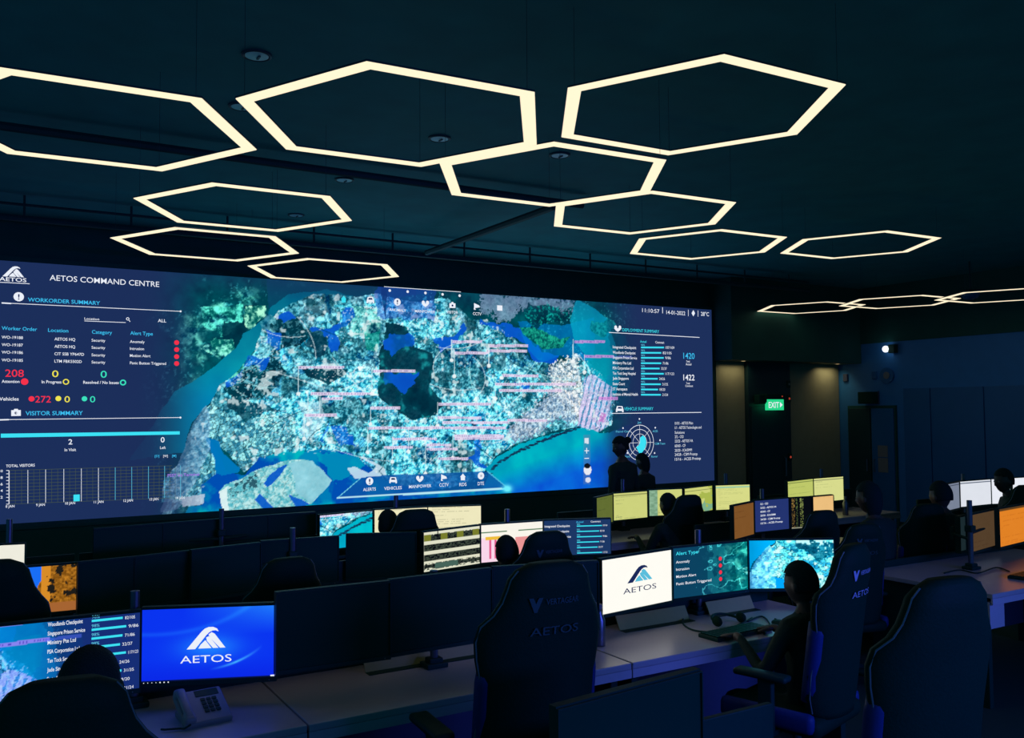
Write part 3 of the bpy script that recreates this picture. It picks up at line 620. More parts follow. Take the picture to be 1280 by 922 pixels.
wp('tw', [(14, 512.5), (17, 512.4), (18, 510.8), (22, 510.8), (23, 512.3), (26, 512.2), (26, 519.5), (14, 519.8)]); wd('tn', 20, 516, 1.8)
wt('tc', 'VISITOR SUMMARY', 31.8, 103.5, 518.9, 5.3, .03); wl('tw', -2, 524.3, 225.6, 521.6, .8); wl('tw', -2, 524.6, 11, 524.2, 1.6); wd('tw', 225.4, 521.7, 1.2)
wp('tcy', [(1, 541.8), (224.6, 538.8), (224.6, 542.8), (1, 546.8)])
wt('tw', '2', 85.4, 90.4, 555.2, 6.6, .03); wt('tw', 'In Visit', 80.7, 95, 563.8, 3.7); wt('tw', '0', 200.8, 205.6, 552.6, 6.6, .03); wt('tw', 'Left', 200, 207, 560.9, 3.3)
wt('tc', '[D]', 193.4, 199, 571.2, 2.8); wt('tw', '[W]', 204, 209.6, 571, 2.8); wt('tc', '[M]', 215, 220.2, 570.8, 2.8)
wt('tw', 'TOTAL VISITORS', 7.4, 43.4, 583.9, 3.5, .03)
gx = [11.3, 34.8, 57, 79.7, 101.6, 123, 144, 164.6, 185.5, 205.7, 225.6]
gt = lambda x: 587.7 - (x - 11.3) * 0.0290; gb = lambda x: 629.8 - (x - 11.3) * 0.0385
for i, x in enumerate(gx):
    wl('tw' if i < 6 else 'tlb', x, gt(x), x, gb(x), 0.55 if i else 0.9)
    if i < 10:
        for q in (1, 2): xx = x + (gx[i + 1] - x) * q / 3; wl('tdg', xx, gt(xx), xx, gb(xx), 0.35)
for k in range(11):
    f = k / 10.0; wl('tdg', 11.3, gt(11.3) * (1 - f) + gb(11.3) * f, 215, gt(215) * (1 - f) + gb(215) * f, 0.5)
    wl('tw', 7.8, gt(11.3) * (1 - f) + gb(11.3) * f, 11.3, gt(11.3) * (1 - f) + gb(11.3) * f, 0.7)
for k, s in enumerate(('10', '8', '6', '4', '2')): wt('tw', s, (-.5 if k == 0 else .5), 3.4, 590 + k * 8.2, 3.2, .03)
for k, (s, x0, x1, y) in enumerate((('8 JAN', 7, 18, 634.3), ('9 JAN', 45, 56, 632.4), ('10 JAN', 81.4, 93.8, 630.4), ('11 JAN', 117.2, 129.3, 628.8), ('12 JAN', 154.3, 166, 627), ('13 JAN', 187, 198, 625.3), ('14 JAN', 219.7, 230.5, 623.6))): wt('tw', s, x0, x1, y, 3.2, .02)
wp('tcy', [(91.8, 618), (99.6, 617.6), (99.6, 626), (91.8, 626.4)])
wt('tv', 'PSST on Terminal', 209.4, 249, 595.8, 3.6, .03)
# menu icons
def house(x, y, k): wp(k, [(x - 3.6, y), (x, y - 4.4), (x + 3.6, y), (x + 2.6, y), (x + 2.6, y + 4), (x - 2.6, y + 4), (x - 2.6, y)])
def car(x, y, k): wp(k, [(x - 4.8, y + 1), (x - 3.4, y - 3.6), (x + 3.4, y - 3.4), (x + 4.8, y + 1.2), (x + 4.8, y + 4.2), (x + 3, y + 4.2), (x + 3, y + 2.8), (x - 3, y + 2.6), (x - 3, y + 4), (x - 4.8, y + 4)]); wp('tn', [(x - 2.8, y - .4), (x - 2, y - 2.4), (x + 2, y - 2.3), (x + 2.8, y - .2)], -0.007)
def crowd(x, y, k): wd(k, x - 2.6, y - 1.2, 2.2); wd(k, x + 2.6, y - 1.1, 2.2); wp(k, [(x - 4.8, y), (x + 4.8, y), (x + 2.4, y + 3), (x, y + 4.6), (x - 2.4, y + 3)])
def case(x, y, k): wp(k, [(x - 3.8, y - 2.4), (x - 1.6, y - 2.4), (x - 1, y - 4), (x + 1, y - 4), (x + 1.6, y - 2.4), (x + 3.8, y - 2.3), (x + 3.8, y + 3.6), (x - 3.8, y + 3.4)]); a = W2(x, y + .5); pr.disc('tn', a[0], a[1], 1.3 * sc(x, y), y=-0.007)
def cctv(x, y, k): wp(k, [(x - 3.4, y - 4), (x + 3, y - 1), (x + 4, y + 1.4), (x - 3.4, y + 2.4)]); wp(k, [(x - 3.6, y + 2), (x - 2.4, y + 2), (x - 1, y + 4.4), (x - 3.6, y + 4.4)])
house(429.4, 374, 'tcy'); wt('tcy', 'OVERVIEW', 418, 440.6, 383.6, 2.9)
car(462.8, 374.7, 'tw'); wt('tw', 'VEHICLE', 454.7, 471, 385.4, 3)
wd('tw', 496.5, 377.4, 4.6); wt2('tn', '!', 495.6, 497.4, 380, 5.5); wt('tw', 'ANOMALY', 486.6, 507.4, 388.6, 3.6)
crowd(531.6, 379, 'tw'); wt('tw', 'MANPOWER', 518.4, 543.8, 390.2, 3.5)
case(565.3, 381.3, 'tw'); wt('tw', 'VISITOR', 557.8, 572.3, 391.3, 3.4); cctv(595.7, 382.6, 'tw'); wt('tw', 'CCTV', 591, 601.6, 393.6, 3.8)
wp('tw', [(621.2, 381.4), (627.8, 381.8), (627.8, 388.4), (621.2, 388)])
wl('tw', 480, 358.2, 576, 364.8, .7)
for x, y in ((487, 363), (509.4, 364.4), (531.6, 366), (553, 367.8), (574.3, 369.4)): wd('tw', x, y, 1.7)
wd('tw', 461.8, 601.2, 4.9); wt2('tn', '!', 460.8, 462.8, 604.6, 6.4); wt('tw', 'ALERTS', 453.7, 469.7, 613.6, 4)
car(491.2, 599.6, 'tw'); wt('tw', 'VEHICLES', 480, 502, 612.2, 4); crowd(524.6, 597.8, 'tw'); wt('tw', 'MANPOWER', 511, 539, 610, 3.9)
cctv(554.6, 596.4, 'tw'); wt('tw', 'CCTV', 549, 560.6, 608, 4.2); house(578.4, 596, 'tw'); wt('tw', 'RDS', 574, 583, 607.4, 4.2)
wd('tw', 601, 594.4, 4.6); wd('tn', 601, 594.4, 1.6); wt('tw', 'DTE', 597, 604.8, 606.2, 4.2)
# right panel
wt('tw', '11:10:57', 802.6, 824, 389.9, 5, .0); wl('tw', 828, 384, 828, 391.4, .9); wt('tw', '14-01-2022', 832.8, 856.3, 392.4, 5, .01)
wl('tw', 860.2, 387, 860.2, 395, .7); wp('tw', [(866.4, 387.4), (868.6, 391.3), (866.4, 395.3), (864.2, 391.3)]); wl('tw', 872.3, 388, 872.3, 395.6, .7); wt('tw', "28°C", 876, 886, 394.4, 5)
crowd(772, 410, 'tw'); wt('tcy', 'DEPLOYMENT SUMMARY', 777.8, 823.8, 413.9, 4, .0); wl('tw', 761, 415.3, 874.2, 421.6, .8)
wt('tcy', 'Actual', 800, 807.8, 428, 3); wt('tw', 'Contract', 819, 830, 428.9, 3)
NM = ('Integrated Checkpoint', 'Woodlands Checkpoint', 'Singapore Prison Service', 'Ministry Pte Ltd', 'PSA Corporation Ltd', 'Tan Tock Seng Hospital', 'Jade Singapore', 'State Court', 'ST Aerospace', 'Institute of Mental Health')
BE = (830, 808, 828, 808, 795, 828, 780, 805, 782, 805); NE = (608, 602, 615, 567, 587, 603, 548, 518, 537, 622); BY = (410, 453, 493, 536, 578, 620, 660, 704, 746, 788)
VAL = ('107/109', '82/105', '9/86', '71/86', '32/37', '117/123', '24/26', '31/35', '18/20', '21/24')
for k in range(10):
    y = 370 + BY[k] / 6.4; wt('tw', NM[k], 765.8, 700 + NE[k] / 6.4, y + 1.0, 3.5, .03)
    x1 = 700 + BE[k] / 6.4; wp('tcy', [(801, y - 1), (x1, y - .9), (x1, y + 1.1), (801, y + 1)]); wt('tlb', '98%', 801, 806, y - 2, 2.3)
    wt('tw', VAL[k], x1 + 2, x1 + (13 if k in (0, 1, 5) else 9), y + 1.6, 3.3, .0)
wt('tc', '1420', 854, 868, 448, 7.6); wt('tw', 'Total', 857.5, 862, 452.6, 2.4); wt('tw', 'Actual', 857, 864, 456.2, 2.6)
wt('tw', '1422', 854, 868, 475, 7.4, .03); wt('tw', 'Total', 857.5, 862, 480, 2.4); wt('tw', 'Contract', 856.5, 866, 483.3, 2.6)
car(774.4, 510.8, 'tw'); wt('tcy', 'VEHICLE SUMMARY', 780, 816.4, 512.6, 4, .0); wl('tw', 764.3, 516.5, 876.6, 515.2, .8)
cx, cy = 799.6, 553.1
for r, w_ in ((22.4, .7), (17, .6), (11.3, .5)): wring('tw', cx, cy, r, w_)
for a0 in range(0, 180, 45):
    a1 = W2(cx, cy); s_ = sc(cx, cy) * 22.4; ca, sa = math.cos(math.radians(a0)), math.sin(math.radians(a0)); pr.line('tw', (a1[0] - ca * s_, a1[1] - sa * s_), (a1[0] + ca * s_, a1[1] + sa * s_), .45 * sc(cx, cy))
wp('tcy', [(799.6, 547), (803, 544), (806.5, 546.5), (807.5, 553), (806, 560), (802.5, 565), (799.4, 567.5), (797, 563), (794.8, 558.5), (798, 556.5), (799.6, 553)], -0.007)
for x, y, s in ((799, 523.4, 'Jet'), (778.5, 534.8, 'Patrol Cars'), (818.8, 534.3, 'ACES'), (824.8, 550, 'CSM Team'), (818, 566, 'Rover'), (784, 566, 'Vans')):
    wd('tw', x, y, 1.1); wt('tlb', s, x - len(s) * .8, x + len(s) * .8, y + 5.6, 2.6)
for s, x1, y in (('01/01 - AETOS Main', 1020, 530.4), ('1/1 - AETOS Technologies and', 1085, 536), ('Solutions', 955, 542), ('2/2 - CID', 948, 547.4), ('22/22 - AETOS VA', 1020, 552.8), ('60/60 - CF', 963, 558.7), ('20/20 - ICA/SMM', 1012, 564.4), ('24/28 - CSM Protop', 1055, 569.7), ('15/16 - ACES Protop', 1080, 575.5)):
    wt('tw', s, 843.3, 700 + x1 / 6.145, y, 3.5, .0)
wp('tw', [(732.6, 559.5), (733.6, 559.5), (733.6, 562.6), (736, 562.6), (736, 563.6), (733.6, 563.6), (733.6, 566.6), (732.6, 566.6), (732.6, 563.6), (730.4, 563.6), (730.4, 562.6), (732.6, 562.6)]); wl('tw', 730.4, 572.7, 736, 572.5, 1)
pr.build(vw)

# ------------------------------------------------------------------ desks
def desk(x0, x1, y0, lab, depth=0.66, flap=None, ps=0.62):
    xc = (x0 + x1) / 2; w = x1 - x0
    t = thing('desk', lab, 'desk', (xc, y0, 0))
    b = NB(); box(b, (0, depth / 2, 0.735), (w - 0.004, depth, 0.03), bev=0.004); obj('desk_top', b, M['desk'], t)
    b = NB(); box(b, (0, 0.006, 0.70), (w - 0.004, 0.012, 0.04)); obj('front_edge', b, M['edge'], t)
    b = NB(); box(b, (0, depth - 0.10, 0.42), (w - 0.16, 0.02, 0.52)); obj('modesty_panel', b, M['panel'], t)
    for s in (-1, 1):
        b = NB(); box(b, (s * (w / 2 - 0.06), depth / 2, 0.36), (0.04, depth - 0.12, 0.72), bev=0.004); obj('leg', b, M['plast'], t)
    b = NB(); box(b, (0, depth + 0.013, 0.35 + ps / 2), (w - 0.01, 0.024, ps), bev=0.003); obj('privacy_screen', b, M['plast'], t)
    for fx, fw in (flap or ()):
        b = NB(); box(b, (fx - xc, 0.545, 0.785), (fw, 0.006, 0.085), Matrix.Rotation(math.radians(-28), 3, 'X')); obj('cable_flap', b, M['flap'], t, label='open beige cable flap')
        b = NB(); box(b, (fx - xc, 0.50, 0.7515), (fw, 0.05, 0.003)); obj('cable_slot', b, M['off'], t)
    return t
desk(-0.47, 1.108, 3.41, 'front row desk under the blue logo monitor, grey phone on it')
desk(1.112, 2.686, 3.41, 'front row desk with beige flap, behind three dark monitors', flap=((1.84, 0.58), (2.3, 0.30)))
desk(2.69, 4.3, 3.41, 'front row desk under the white logo monitor, front edge lit blue', flap=((3.27, 0.50), (3.86, 0.36)))
rd = desk(5.62, 7.6, 3.41, 'right hand desk under the orange monitor, blue lit corner panel', depth=1.0, ps=0.45)
b = NB(); box(b, (-0.91, 0.03, 0.61), (0.16, 0.02, 0.17)); obj('corner_panel', b, M['edge'], rd)
desk(-0.7, 0.93, 5.02, 'second row desk at the far left, behind the blue logo monitor')
desk(0.95, 2.53, 5.02, 'second row desk with dark switched-off monitors left of the striped one')
desk(2.55, 4.12, 5.02, 'second row desk under the striped and chart monitors')
desk(5.25, 6.95, 5.12, 'second row desk under the navy list monitor')
desk(8.65, 10.35, 5.38, 'right hand back desk under the white monitors by the navy wall')
desk(-1.1, 0.6, 6.35, 'third row desk at the far left under the small white display')
desk(0.62, 2.2, 6.35, 'third row desk with dark monitors just below the left half of the video wall')
desk(2.22, 3.85, 6.35, 'third row desk under the map and pale document monitors')
desk(4.8, 7.25, 6.55, 'wide third row desk under the row of pale yellow-green monitors')
desk(7.6, 9.2, 6.65, 'rear desk under the pair of pale monitors before the brown wall panel')
desk(0.6, 2.3, 1.5, 'nearest desk, almost out of the picture at the bottom edge')

# ------------------------------------------------------------------ monitors
def grad(nx, nz, f):
    X, Z = np.meshgrid(np.linspace(0, 1, nx), np.linspace(0, 1, nz)); return f(X, Z)
def solid(c, nz_=4): return lambda X, Z: np.ones(X.shape + (3,)) * np.array(c, float) + (vnoise(X * 6, Z * 6, 77, 3) - .5)[..., None] * nz_
def doc(c, ink, seed, dens=.45, rows=16, top=None, left=None):
    def f(X, Z):
        o = solid(c)(X, Z); r = np.random.RandomState(seed)
        row = np.floor(Z * rows).astype(int); ph = (Z * rows) % 1
        L = r.rand(rows + 1) * .8 + .1; on = r.rand(rows + 1) < dens
        k = (ph > .55) & (ph < .85) & on[row] & (X > .07) & (X < L[row]) & (vnoise(X * 60, row * 3.1, seed, 1) > .35)
        o[k] = o[k] * .45 + np.array(ink) * .55
        if top is not None: k = (Z > .90) & (Z < .94); o[k] = np.array(top)
        if left is not None: k = X < .26; o[k] = np.array(left) + (vnoise(X[k] * 9, Z[k] * 14, 5, 3) - .5)[:, None] * 60
        return o
    return f
def k_blue(X, Z):
    o = np.zeros(X.shape + (3,)); o[:] = (10, 52, 240)
    g = np.exp(-((X - .5) ** 2 / .05 + (Z - .45) ** 2 / .03)); o += g[..., None] * np.array((18, 75, 15))
    o += (np.clip(X - .3, 0, 1) * np.clip(Z - .6, 0, 1))[..., None] * np.array((80, 260, 40))
    r = np.hypot(X - .38, (Z - .95) * .8); a = np.exp(-((r - .66) / .012) ** 2) * np.clip(1 - abs(X - .70) / .2, 0, 1) * (Z < .5); o += a[..., None] * np.array((60, 130, 20))
    r = np.hypot(X - .1, (Z - 1.5)); o += (np.exp(-((r - .85) / .03) ** 2) * .35)[..., None] * np.array((20, 70, 20)); o -= (np.clip(.3 - Z, 0, 1))[..., None] * np.array((0, 40, 30))
    k = Z < .02; o[k] = (8, 20, 60); return o
def k_stripe(X, Z):
    o = np.zeros(X.shape + (3,)); o[:] = (8, 12, 20); n = vnoise(X * 40, Z * 60, 31, 2)
    for z in (.97, .72, .47, .22, .03): o[(abs(Z - z) < .045)] = (225, 225, 200)
    for z in (.85, .60, .35, .12):
        k = (abs(Z - z) < .08) & (n > .5); o[k] = (60, 70, 60)
    k = (abs(Z - .85) < .08) & ((np.sin(X * 22) > .2)); o[k] = (120, 125, 45)
    o[(abs(X - .25) < .008) & (Z > .8)] = (8, 12, 20); k = (abs(Z - .12) < .07) & (X > .2) & (X < .6); o[k] = (70, 100, 90); o[X < .015] = (225, 225, 200); return o
def k_chart(X, Z):
    o = solid((250, 246, 235))(X, Z); o[(Z < .12)] = (245, 225, 235); k = (X < .22) & (Z < .65); o[k] = (250, 215, 235)
    o[(abs(Z - .80) < .018) & ((X < .42) | (X > .6))] = (70, 120, 80)
    for i in range(3):
        k = (abs(X - .15 - i * .08) < .018) & (Z < .62) & (Z > .08); o[k] = (225, 90, 140)
    k = (abs(X - .19) < .12) & (abs(Z - .64) < .045); o[k] = (240, 190, 60); k = (X > .55) & (X < .80) & (Z > .15) & (Z < .62); o[k] = (235, 150, 150); k = (X > .3) & (X < .36) & (Z < .4); o[k] = (230, 130, 120); return o
def k_photo(X, Z):
    o = np.zeros(X.shape + (3,)); n = vnoise(X * 8, Z * 8, 41, 4); n2 = vnoise(X * 30, Z * 30, 42, 3)
    o[:] = (150, 95, 25); o += (n2 - .5)[..., None] * np.array((140, 100, 40)); k = (n < .42) & (Z > .2); o[k] = (30, 28, 25)
    o[Z < .2] = (165, 100, 50); k = X < .48 + .06 * np.sin(Z * 9); o[k] = (25, 110, 245); k2 = k & (Z < .5); o[k2] = (60, 190, 250); k = (X > .48) & (Z > .2) & (X < .62) & (n > .4); o[k] = (215, 140, 40); return o
def k_greenmap(X, Z):
    o = solid((205, 210, 120))(X, Z); n = vnoise(X * 5, Z * 5, 51, 4); d = X * .8 - Z * .7 + (n - .5) * .4
    o[d > .25] = (125, 175, 140); k = (d > 0) & (n > .55); o[k] = (170, 185, 80); o[(abs(Z - .88) < .015)] = (60, 70, 50); return o
def k_code(X, Z):
    o = np.zeros(X.shape + (3,)); o[:] = (6, 10, 18); n = vnoise(X * 60, Z * 45, 61, 1)
    for x0, x1, c in ((.05, .2, (150, 120, 60)), (.25, .33, (90, 110, 60)), (.45, .62, (150, 165, 90))):
        k = (X > x0) & (X < x1) & (n > .55) & (((Z * 30) % 1) > .35); o[k] = c
    o[(abs(Z - .03) < .015) & (X < .6)] = (150, 150, 130); return o
Y_ = (205, 210, 125)
MON = {}
def monitor(key, q, zt, h, pic, lab, group=None, nx=96, nz=54, extra=None, name='monitor'):
    P = at_z(q[0], q[1], zt); Q = at_z(q[2], q[3], zt); v = Q - P; w = float(np.hypot(v[0], v[1])); yaw = math.atan2(v[1], v[0]); c = (P + Q) / 2
    t = thing(name, lab, 'monitor', (c[0], c[1], zt - h), yaw, group)
    b = NB(); g = 0.004
    box(b, (0, 0.017, h / 2 - 0.004), (w + 2 * g, 0.030, h + 0.028))
    for cc, ss in (((0, -0.002, h + g / 2 + .001), (w + 2 * g, 0.012, g)), ((0, -0.002, -0.009), (w + 2 * g, 0.012, 0.018)), ((-w / 2 - g / 2, -0.002, h / 2), (g, 0.012, h)), ((w / 2 + g / 2, -0.002, h / 2), (g, 0.012, h))): box(b, cc, ss)
    obj('bezel', b, M['plast'], t)
    b = NB(); box(b, (0, 0.045, h / 2), (w * 0.6, 0.030, h * 0.55), bev=0.01); box(b, (0, 0.07, h / 2), (0.10, 0.03, 0.10)); obj('back_cover', b, M['plast'], t)
    if pic is None:
        b = NB(); box(b, (0, 0.0005, h / 2), (w, 0.002, h)); obj('display', b, M['off'], t)
    else:
        rgb = pic if isinstance(pic, np.ndarray) else grad(nx, nz, pic)
        meshobj('display', display_mesh('display', -w / 2, w / 2, 0, h, np.clip(rgb, 0, 255), y=-0.0005), t)
    if extra:
        p_ = Print(); extra(p_, w, h); p_.build(t)
    b = NB(); ball(b, (w / 2 - 0.025, -0.009, -0.010), 0.0025, 6); obj('power_light', b, M['phone'], t)
    MON[key] = (c[0] - math.sin(yaw) * 0.09, c[1] + math.cos(yaw) * 0.09, zt - h / 2)
    return t
def logo_extra(k1, k2, kt, cxr, lw, zb):
    def f(p, w, h):
        p.logo(k1, k2, w * (cxr - .5) - lw * w / 2, h * zb + h * .19, lw * w, h * .30, -0.002)
        p.text(kt, 'AETOS', w * (cxr - .5) - lw * w * .66, h * zb, lw * w * 1.32, h * .105, 0.0, y=-0.002)
    return f
def blue_extra(p, w, h):
    logo_extra('tw', 'tw', 'tw', .475, .29, .24)(p, w, h)
    for k in range(7): p.disc('tw', -w * .48 + k * .03 * w, h * -.005 + .001, .0028 if k > 3 else .0018, 8, y=-0.0095)
    p.poly('tw', [(w * .46, .002), (w * .49, .002), (w * .49, .008), (w * .46, .008)], -0.002)
def alert_extra(p, w, h):
    p.text('tcy', 'Alert Type', -w * .46, h * .86, w * .29, h * .07, .03, -0.002)
    for k, (s, ww) in enumerate((('Anomaly', .18), ('Intrusion', .17), ('Motion Alert', .26), ('Panic Button Triggered', .46))):
        p.text('tw', s, -w * .46, h * (.695 - k * .145), w * ww, h * .055, .02, -0.002); p.disc('tr', w * .125, h * (.70 - k * .14), h * .042, 14, y=-0.002)
def list_extra(first, xs, xb, n, dz, z0, cap, end):
    def f(p, w, h):
        for k in range(n):
            i = k + first; z = h * (z0 - k * dz)
            if i >= 10: break
            p.text('tw', NM[i], w * (xs - .5), z - h * .01, w * (NE[i] - 420) / 200 * end, h * cap, .03, -0.002)
            xe = xb + (BE[i] - 640) / 190 * end * .95
            p.poly('tcy', [(w * (xb - .5), z - h * .012), (w * (xe - .5), z - h * .012), (w * (xe - .5), z + h * .018), (w * (xb - .5), z + h * .018)], -0.002)
            p.text('tlb', '98%', w * (xb - .5), z + h * .035, w * .05, h * cap * .75, .02, -0.002); p.text('tw', VAL[i], w * (xe + .015 - .5), z - h * .02, w * .065, h * cap * .8, .0, -0.002)
    return f
def navy_extra(p, w, h):
    for k, (s, ww) in enumerate((('2/2 - CID', .22), ('22/22 - AETOS VA', .45), ('60/60 - CF', .27), ('20/20 - ICA/SMM', .42), ('24/28 - CSM Protop', .55), ('15/16 - ACES Protop', .62))):
        p.text('tw', s, -w * .34, h * (.86 - k * .125), w * ww, h * .06, .03, -0.002)
def deploy_extra(p, w, h):
    p.text('tc', 'Actual', -w * .02, h * .92, w * .11, h * .05, .02, -0.002); p.text('tw', 'Contract', w * .20, h * .92, w * .15, h * .05, .03, -0.002)
    list_extra(0, .01, .49, 6, .155, .82, .065, .40)(p, w, h)
# nearest row, almost out of frame
monitor('z0', (697, 888, 875, 840), 1.14, 0.30, None, 'dark monitor whose top edge crosses the bottom of the picture')
# front row
g1 = wall_crop(716, 432, 832, 500, 150, 84); g1 = g1 * np.array((.75, .85, 1.0)) + np.array((0, 5, 25))
monitor('a1', (-30, 786, 175, 765), 1.15, 0.30, g1, 'monitor at the left edge showing map and deployment list', extra=lambda p, w, h: (list_extra(1, .42, .69, 9, .115, .95, .052, .235)(p, w, h)))
monitor('a2', (178, 762, 345, 756), 1.15, 0.292, k_blue, 'monitor with bright blue wallpaper and white eagle logo', nx=150, nz=84, extra=blue_extra)
monitor('b1', (346, 743, 487, 728.5), 1.20, 0.31, None, 'leftmost of the three dark front row monitors beside the blue one', 'dark monitors of the front row')
monitor('b2', (488.5, 727, 614, 712), 1.20, 0.31, None, 'middle of the three dark front row monitors', 'dark monitors of the front row')
monitor('b3', (617, 710.7, 747, 702.8), 1.20, 0.31, None, 'rightmost of the three dark front row monitors, left of the white one', 'dark monitors of the front row')
monitor('c1', (751.5, 700.3, 838.6, 686.9), 1.16, 0.282, solid((255, 253, 244), 2), 'white monitor with navy and cyan eagle logo', nx=40, nz=24, extra=logo_extra('tn', 'tlb', 'tn', .53, .36, .30))
g2 = wall_crop(158, 392, 262, 462, 150, 84) * .72 + np.array((-8, 32, 32)) + (grad(150, 84, lambda X, Z: (vnoise(X * 9, Z * 5, 91, 5) > .56) * (X > .45) * 1.0))[..., None] * np.array((10, 30, 25)) + (grad(150, 84, lambda X, Z: (abs(vnoise(X * 4, Z * 3, 95, 4) - .5) < .012) * (X > .3) * 1.0))[..., None] * np.array((50, 100, 90))
monitor('c2', (840.5, 685.5, 933.6, 676.5), 1.16, 0.282, g2, 'monitor showing an alert type list with four red dots', extra=alert_extra)
monitor('c3', (936, 675.5, 1041.5, 674.5), 1.16, 0.285, np.clip((wall_crop(236, 500, 322, 562, 180, 100) - 90) * 1.5 + 120, 0, 255) * np.array((.85, 1.05, 1.05)), 'monitor showing a close blue satellite map, right of the alert list')
monitor('e1', (1199, 646.5, 1209, 644.5), 1.10, 0.26, solid((25, 40, 45)), 'dim narrow end of a turned monitor left of the brown one', nx=8, nz=12)
monitor('e2', (1212, 644, 1244.5, 637), 1.14, 0.275, doc((82, 62, 42), (70, 50, 35), 3, .3), 'dim brown monitor left of the bright orange one', nx=60, nz=40)
monitor('e3', (1248, 636.5, 1290, 629), 1.16, 0.29, lambda X, Z: np.where((Z > .94)[..., None], np.array((90, 60, 30.)), doc((225, 130, 38), (200, 110, 30), 4, .5)(X, Z)), 'bright orange monitor at the right edge', nx=60, nz=40)
# second row
monitor('f0', (10, 711, 96, 704.5), 1.12, 0.25, k_photo, 'monitor with a blue and ochre photo wallpaper, far left')
monitor('f0b', (98, 704.3, 168, 697.5), 1.13, 0.27, None, 'dark monitor touching the photo wallpaper monitor', 'dark monitors of the second row')
monitor('f0c', (170, 697.3, 239, 689.6), 1.13, 0.27, None, 'dark second row monitor above the left end of the blue one', 'dark monitors of the second row')
monitor('l0', (118, 662, 203.5, 655.3), 1.14, 0.27, None, 'dark third row monitor under the visitor chart of the video wall', 'dark monitors of the third row')
monitor('f1', (240, 689, 325.5, 679.5), 1.14, 0.28, None, 'dark second row monitor left of the other two, above the blue one', 'dark monitors of the second row')
monitor('f2', (327, 677.6, 423, 671.3), 1.14, 0.28, None, 'dark second row monitor under the left end of the small map monitor', 'dark monitors of the second row')
monitor('f3', (433, 668.8, 520, 666.7), 1.14, 0.28, None, 'dark second row monitor touching the striped one', 'dark monitors of the second row')
monitor('g1', (529, 665.6, 599.4, 657), 1.14, 0.262, k_stripe, 'monitor with black and white striped tables', nx=120, nz=68)
monitor('g2', (601, 656.5, 678, 651.3), 1.14, 0.262, k_chart, 'white monitor with pink and orange chart columns', nx=120, nz=68)
g3_ = np.ones((54, 96, 3)) * np.array((28, 55, 100))
monitor('g3', (679.8, 650.8, 763, 648.5), 1.14, 0.255, g3_, 'monitor showing navy deployment list with cyan bars, next to chart', extra=deploy_extra)
monitor('h1', (916.4, 632.7, 941.6, 627.6), 1.15, 0.27, doc((125, 82, 40), (100, 62, 30), 6, .4), 'brown turned monitor left of the navy list monitor', nx=50, nz=40)
monitor('h2', (942.8, 626, 987, 622.5), 1.15, 0.27, solid((36, 52, 112), 3), 'navy monitor with six white list lines', nx=30, nz=20, extra=navy_extra)
monitor('h3', (988.2, 622.9, 1013.5, 621.4), 1.15, 0.27, k_code, 'black monitor with yellow code lines', nx=80, nz=60)
monitor('h4', (1015.7, 621.2, 1041.3, 619), 1.15, 0.27, doc((235, 190, 125), (215, 165, 100), 7, .4), 'peach coloured monitor below the pale pair', nx=50, nz=40)
monitor('w0', (1180, 606, 1198.6, 602.5), 1.15, 0.27, doc((120, 130, 150), (90, 100, 120), 8, .3, top=(40, 50, 70)), 'grey turned monitor left of the white far right monitor', nx=40, nz=40)
monitor('w1', (1199.5, 602, 1238, 599), 1.15, 0.27, doc((222, 226, 235), (150, 160, 175), 9, .15, top=(90, 100, 120)), 'white monitor in front of the navy wall', nx=80, nz=50)
monitor('w2', (1238.8, 599, 1262, 598.4), 1.15, 0.27, solid((232, 236, 245)), 'white monitor half hidden by the seated person in profile', nx=20, nz=20)
monitor('w3', (1265, 597.6, 1292, 596), 1.15, 0.27, solid((232, 236, 245)), 'white monitor at the right picture edge', nx=20, nz=20)
# third row
monitor('k0', (-20, 682.5, 31, 680), 1.13, 0.23, doc((238, 236, 222), (190, 190, 180), 10, .3), 'small pale display at the far left under the video wall', nx=50, nz=40)
monitor('l1', (205, 655, 275.5, 649.5), 1.14, 0.27, None, 'dark third row monitor farthest left below the video wall', 'dark monitors of the third row')
monitor('l2', (277, 649, 335, 645), 1.14, 0.27, None, 'dark third row monitor second from the left below the video wall', 'dark monitors of the third row')
monitor('l3', (336, 644.8, 394, 640.8), 1.14, 0.27, None, 'dark third row monitor touching the small map monitor', 'dark monitors of the third row')
m3 = np.clip(wall_crop(600, 545, 665, 597, 110, 62) * 1.05, 0, 255)
monitor('m1', (399.3, 644.4, 465.2, 638.2), 1.14, 0.27, m3, 'monitor showing a coast and turquoise sea, just below the video wall')
monitor('m2', (468, 637.5, 534, 634), 1.14, 0.27, doc((238, 232, 190), (150, 150, 120), 12, .6), 'pale yellow monitor behind the seated head and chair, left one', nx=60, nz=50)
monitor('m3', (535.2, 633.9, 601, 632), 1.14, 0.27, doc((238, 232, 190), (140, 140, 110), 13, .9), 'pale yellow document monitor, right one of the pair', nx=110, nz=62)
monitor('n0', (745, 622.6, 765.5, 618), 1.16, 0.25, doc((98, 110, 50), (60, 75, 40), 14, .3), 'olive green turned monitor at the left end of the pale row', nx=50, nz=40)
monitor('n1', (766.4, 617, 808.6, 613.8), 1.16, 0.25, doc(Y_, (120, 130, 90), 15, .35, top=(150, 155, 90)), 'pale yellow-green monitor next to the olive one', nx=100, nz=62)
monitor('n2', (811, 612.7, 852.3, 611), 1.16, 0.25, doc(Y_, (120, 130, 90), 16, .5, left=(130, 170, 140)), 'pale yellow-green monitor behind the seated person\'s head', nx=100, nz=62)
monitor('n3', (855.2, 611, 890, 606.8), 1.16, 0.25, k_greenmap, 'monitor with a green and yellow map', nx=90, nz=60)
